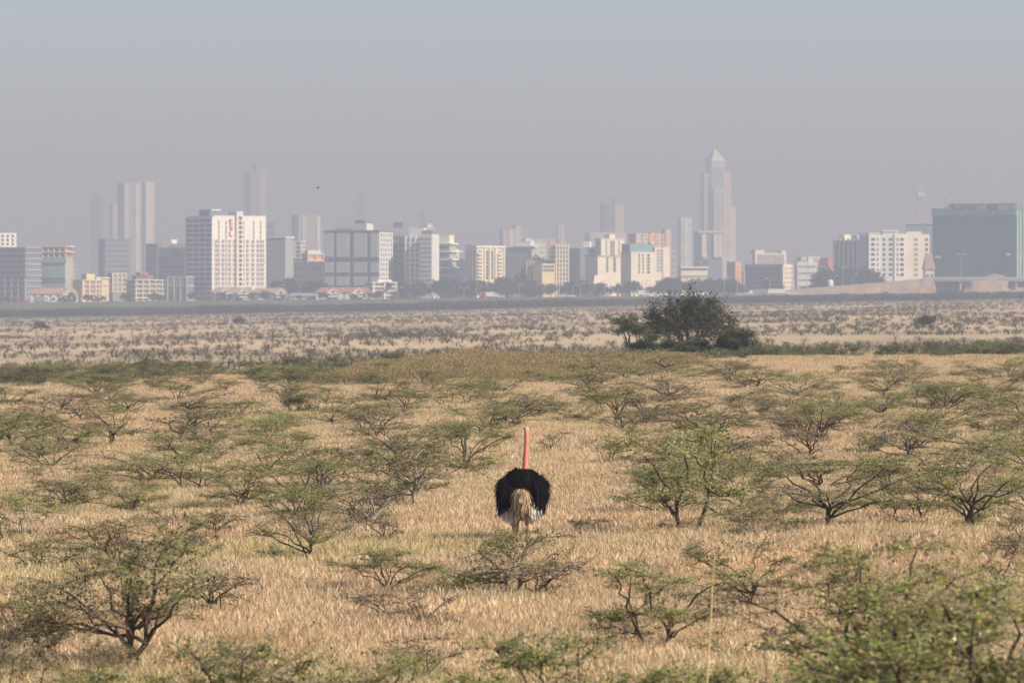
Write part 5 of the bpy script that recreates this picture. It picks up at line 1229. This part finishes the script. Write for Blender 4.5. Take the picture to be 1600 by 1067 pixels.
    coat(mb, rnd, c, rad, 2.4, 1500, 0.20, 0.030, BLK, lambda p: Vector((p.x*0.8, -1.0, -0.55)), lambda p: p.z > -0.22)
    mb.build('back_plumage', fm, r)
    for s in (-1, 1):
        mb = MB(); c = (s*0.285, -0.02, 1.345 + 0.01*s); rad = (0.165, 0.52, 0.30)
        shell(mb, c, rad, 2.5, (0.006, 0.0055, 0.0055))
        coat(mb, rnd, c, rad, 2.5, 1000, 0.20, 0.030, BLK, lambda p: Vector((s*0.05, -0.75, -0.9)), lambda p: True, 0.14, 0.3)
        for i in range(120):   # long drooping outer feathers
            p = Vector((s*rnd.uniform(0.20, 0.42), rnd.uniform(-0.50, -0.1), rnd.uniform(1.15, 1.40)))
            strand(mb, p, Vector((s*rnd.uniform(-0.05, 0.18), -0.35, -1)), Vector((s*0.4, -1, 0)).normalized(), rnd.uniform(0.14, 0.26), 0.03, rnd.choice(BLK), 0.1, 3, 0.15)
        w = mb.build('wing', fm, r)
        WHT = [(0.62, 0.57, 0.48), (0.70, 0.66, 0.57), (0.55, 0.48, 0.38), (0.66, 0.60, 0.50)]
        mb = MB()
        nn = 170 if s > 0 else 120
        for i in range(nn):
            if s > 0: p = Vector((rnd.gauss(0.235, 0.055), rnd.uniform(-0.56, -0.25), rnd.uniform(1.02, 1.27)))
            else: p = Vector((rnd.gauss(-0.20, 0.06), rnd.uniform(-0.50, -0.25), rnd.uniform(0.95, 1.10)))
            strand(mb, p, Vector((s*0.08 + rnd.gauss(0, .15), -0.25, -1)), Vector((rnd.gauss(0, .4), -1, 0.1)).normalized(), rnd.uniform(0.10, 0.19), 0.030, rnd.choice(WHT), 0.05, 3, 0.25)
        pl = mb.build('wing_plume', fm, w); pl['label'] = 'off-white wing tip plumes'
    TAN = [(0.46, 0.33, 0.19), (0.54, 0.40, 0.24), (0.36, 0.25, 0.14), (0.60, 0.47, 0.30), (0.28, 0.19, 0.11)]
    mb = MB(); c = (0.015, -0.60, 1.25); rad = (0.145, 0.13, 0.19)
    shell(mb, c, rad, 2.1, (0.32, 0.22, 0.13), 18, 12)
    coat(mb, rnd, c, rad, 2.1, 420, 0.16, 0.022, TAN, lambda p: Vector((p.x*1.2, -0.15, -1)), lambda p: p.y < 0.10, 0.16, 0.1)
    for i in range(90):
        p = Vector((rnd.gauss(0.02, 0.07), -0.62 + rnd.uniform(-0.05, 0.08), rnd.uniform(1.08, 1.22)))
        strand(mb, p, Vector((rnd.gauss(0, .2), -0.1, -1)), Vector((rnd.gauss(0, .3), -1, 0)).normalized(), rnd.uniform(0.10, 0.18), 0.024, rnd.choice(TAN + [(0.62, 0.50, 0.36)]), 0.0, 3, 0.2)
    t = mb.build('tail', fm, r); t['label'] = 'drooping tan tail plumes'
    # fluffy pale thigh and belly down
    mb = MB()
    for i in range(420):
        p = Vector((rnd.gauss(0.02, 0.17), rnd.uniform(-0.45, -0.05), rnd.uniform(0.93, 1.12)))
        strand(mb, p, Vector((rnd.gauss(0, .3), -0.3, -1)), Vector((rnd.gauss(0, .4), -1, 0)).normalized(), rnd.uniform(0.06, 0.13), 0.028, rnd.choice([(0.58, 0.46, 0.36), (0.50, 0.36, 0.27), (0.62, 0.54, 0.45)]), 0.05, 3, 0.2)
    b = mb.build('belly_down', fm, r); b['label'] = 'pale pinkish down under the tail'
    em = plain('eye_dark', (0.02, 0.012, 0.008), 0.2, 0.1, 5, 0.6)
    for s in (-1, 1):
        e = MB(); shell(e, (0, 0, 0), (0.013, 0.017, 0.017), 2.0, None, 10, 8)
        e.build('eye', em, r, (0.036 + s*0.047, 0.690, 2.505), True)
ostrich()
# ------------------------------------------------------------------ haze
def haze():
    mb = MB(); mb.box(-5600, 5600, -400, 12600, -60, 262)
    m = bpy.data.materials.new('haze'); m.use_nodes = True; nt = m.node_tree
    nt.nodes.remove(nt.nodes['Principled BSDF'])
    v = nt.nodes.new('ShaderNodeVolumePrincipled'); v.inputs['Density'].default_value = HAZE_DENSITY
    v.inputs['Color'].default_value = (0.418, 0.474, 0.60, 1); v.inputs['Absorption Color'].default_value = (0.111, 0.041, 0.0004, 1); v.inputs['Anisotropy'].default_value = 0.1
    nt.links.new(v.outputs[0], nt.nodes['Material Output'].inputs['Volume'])
    o = mb.build('haze', m); tag(o, 'pale dusty haze over the plain and the city', 'haze', None, 'stuff')
haze()
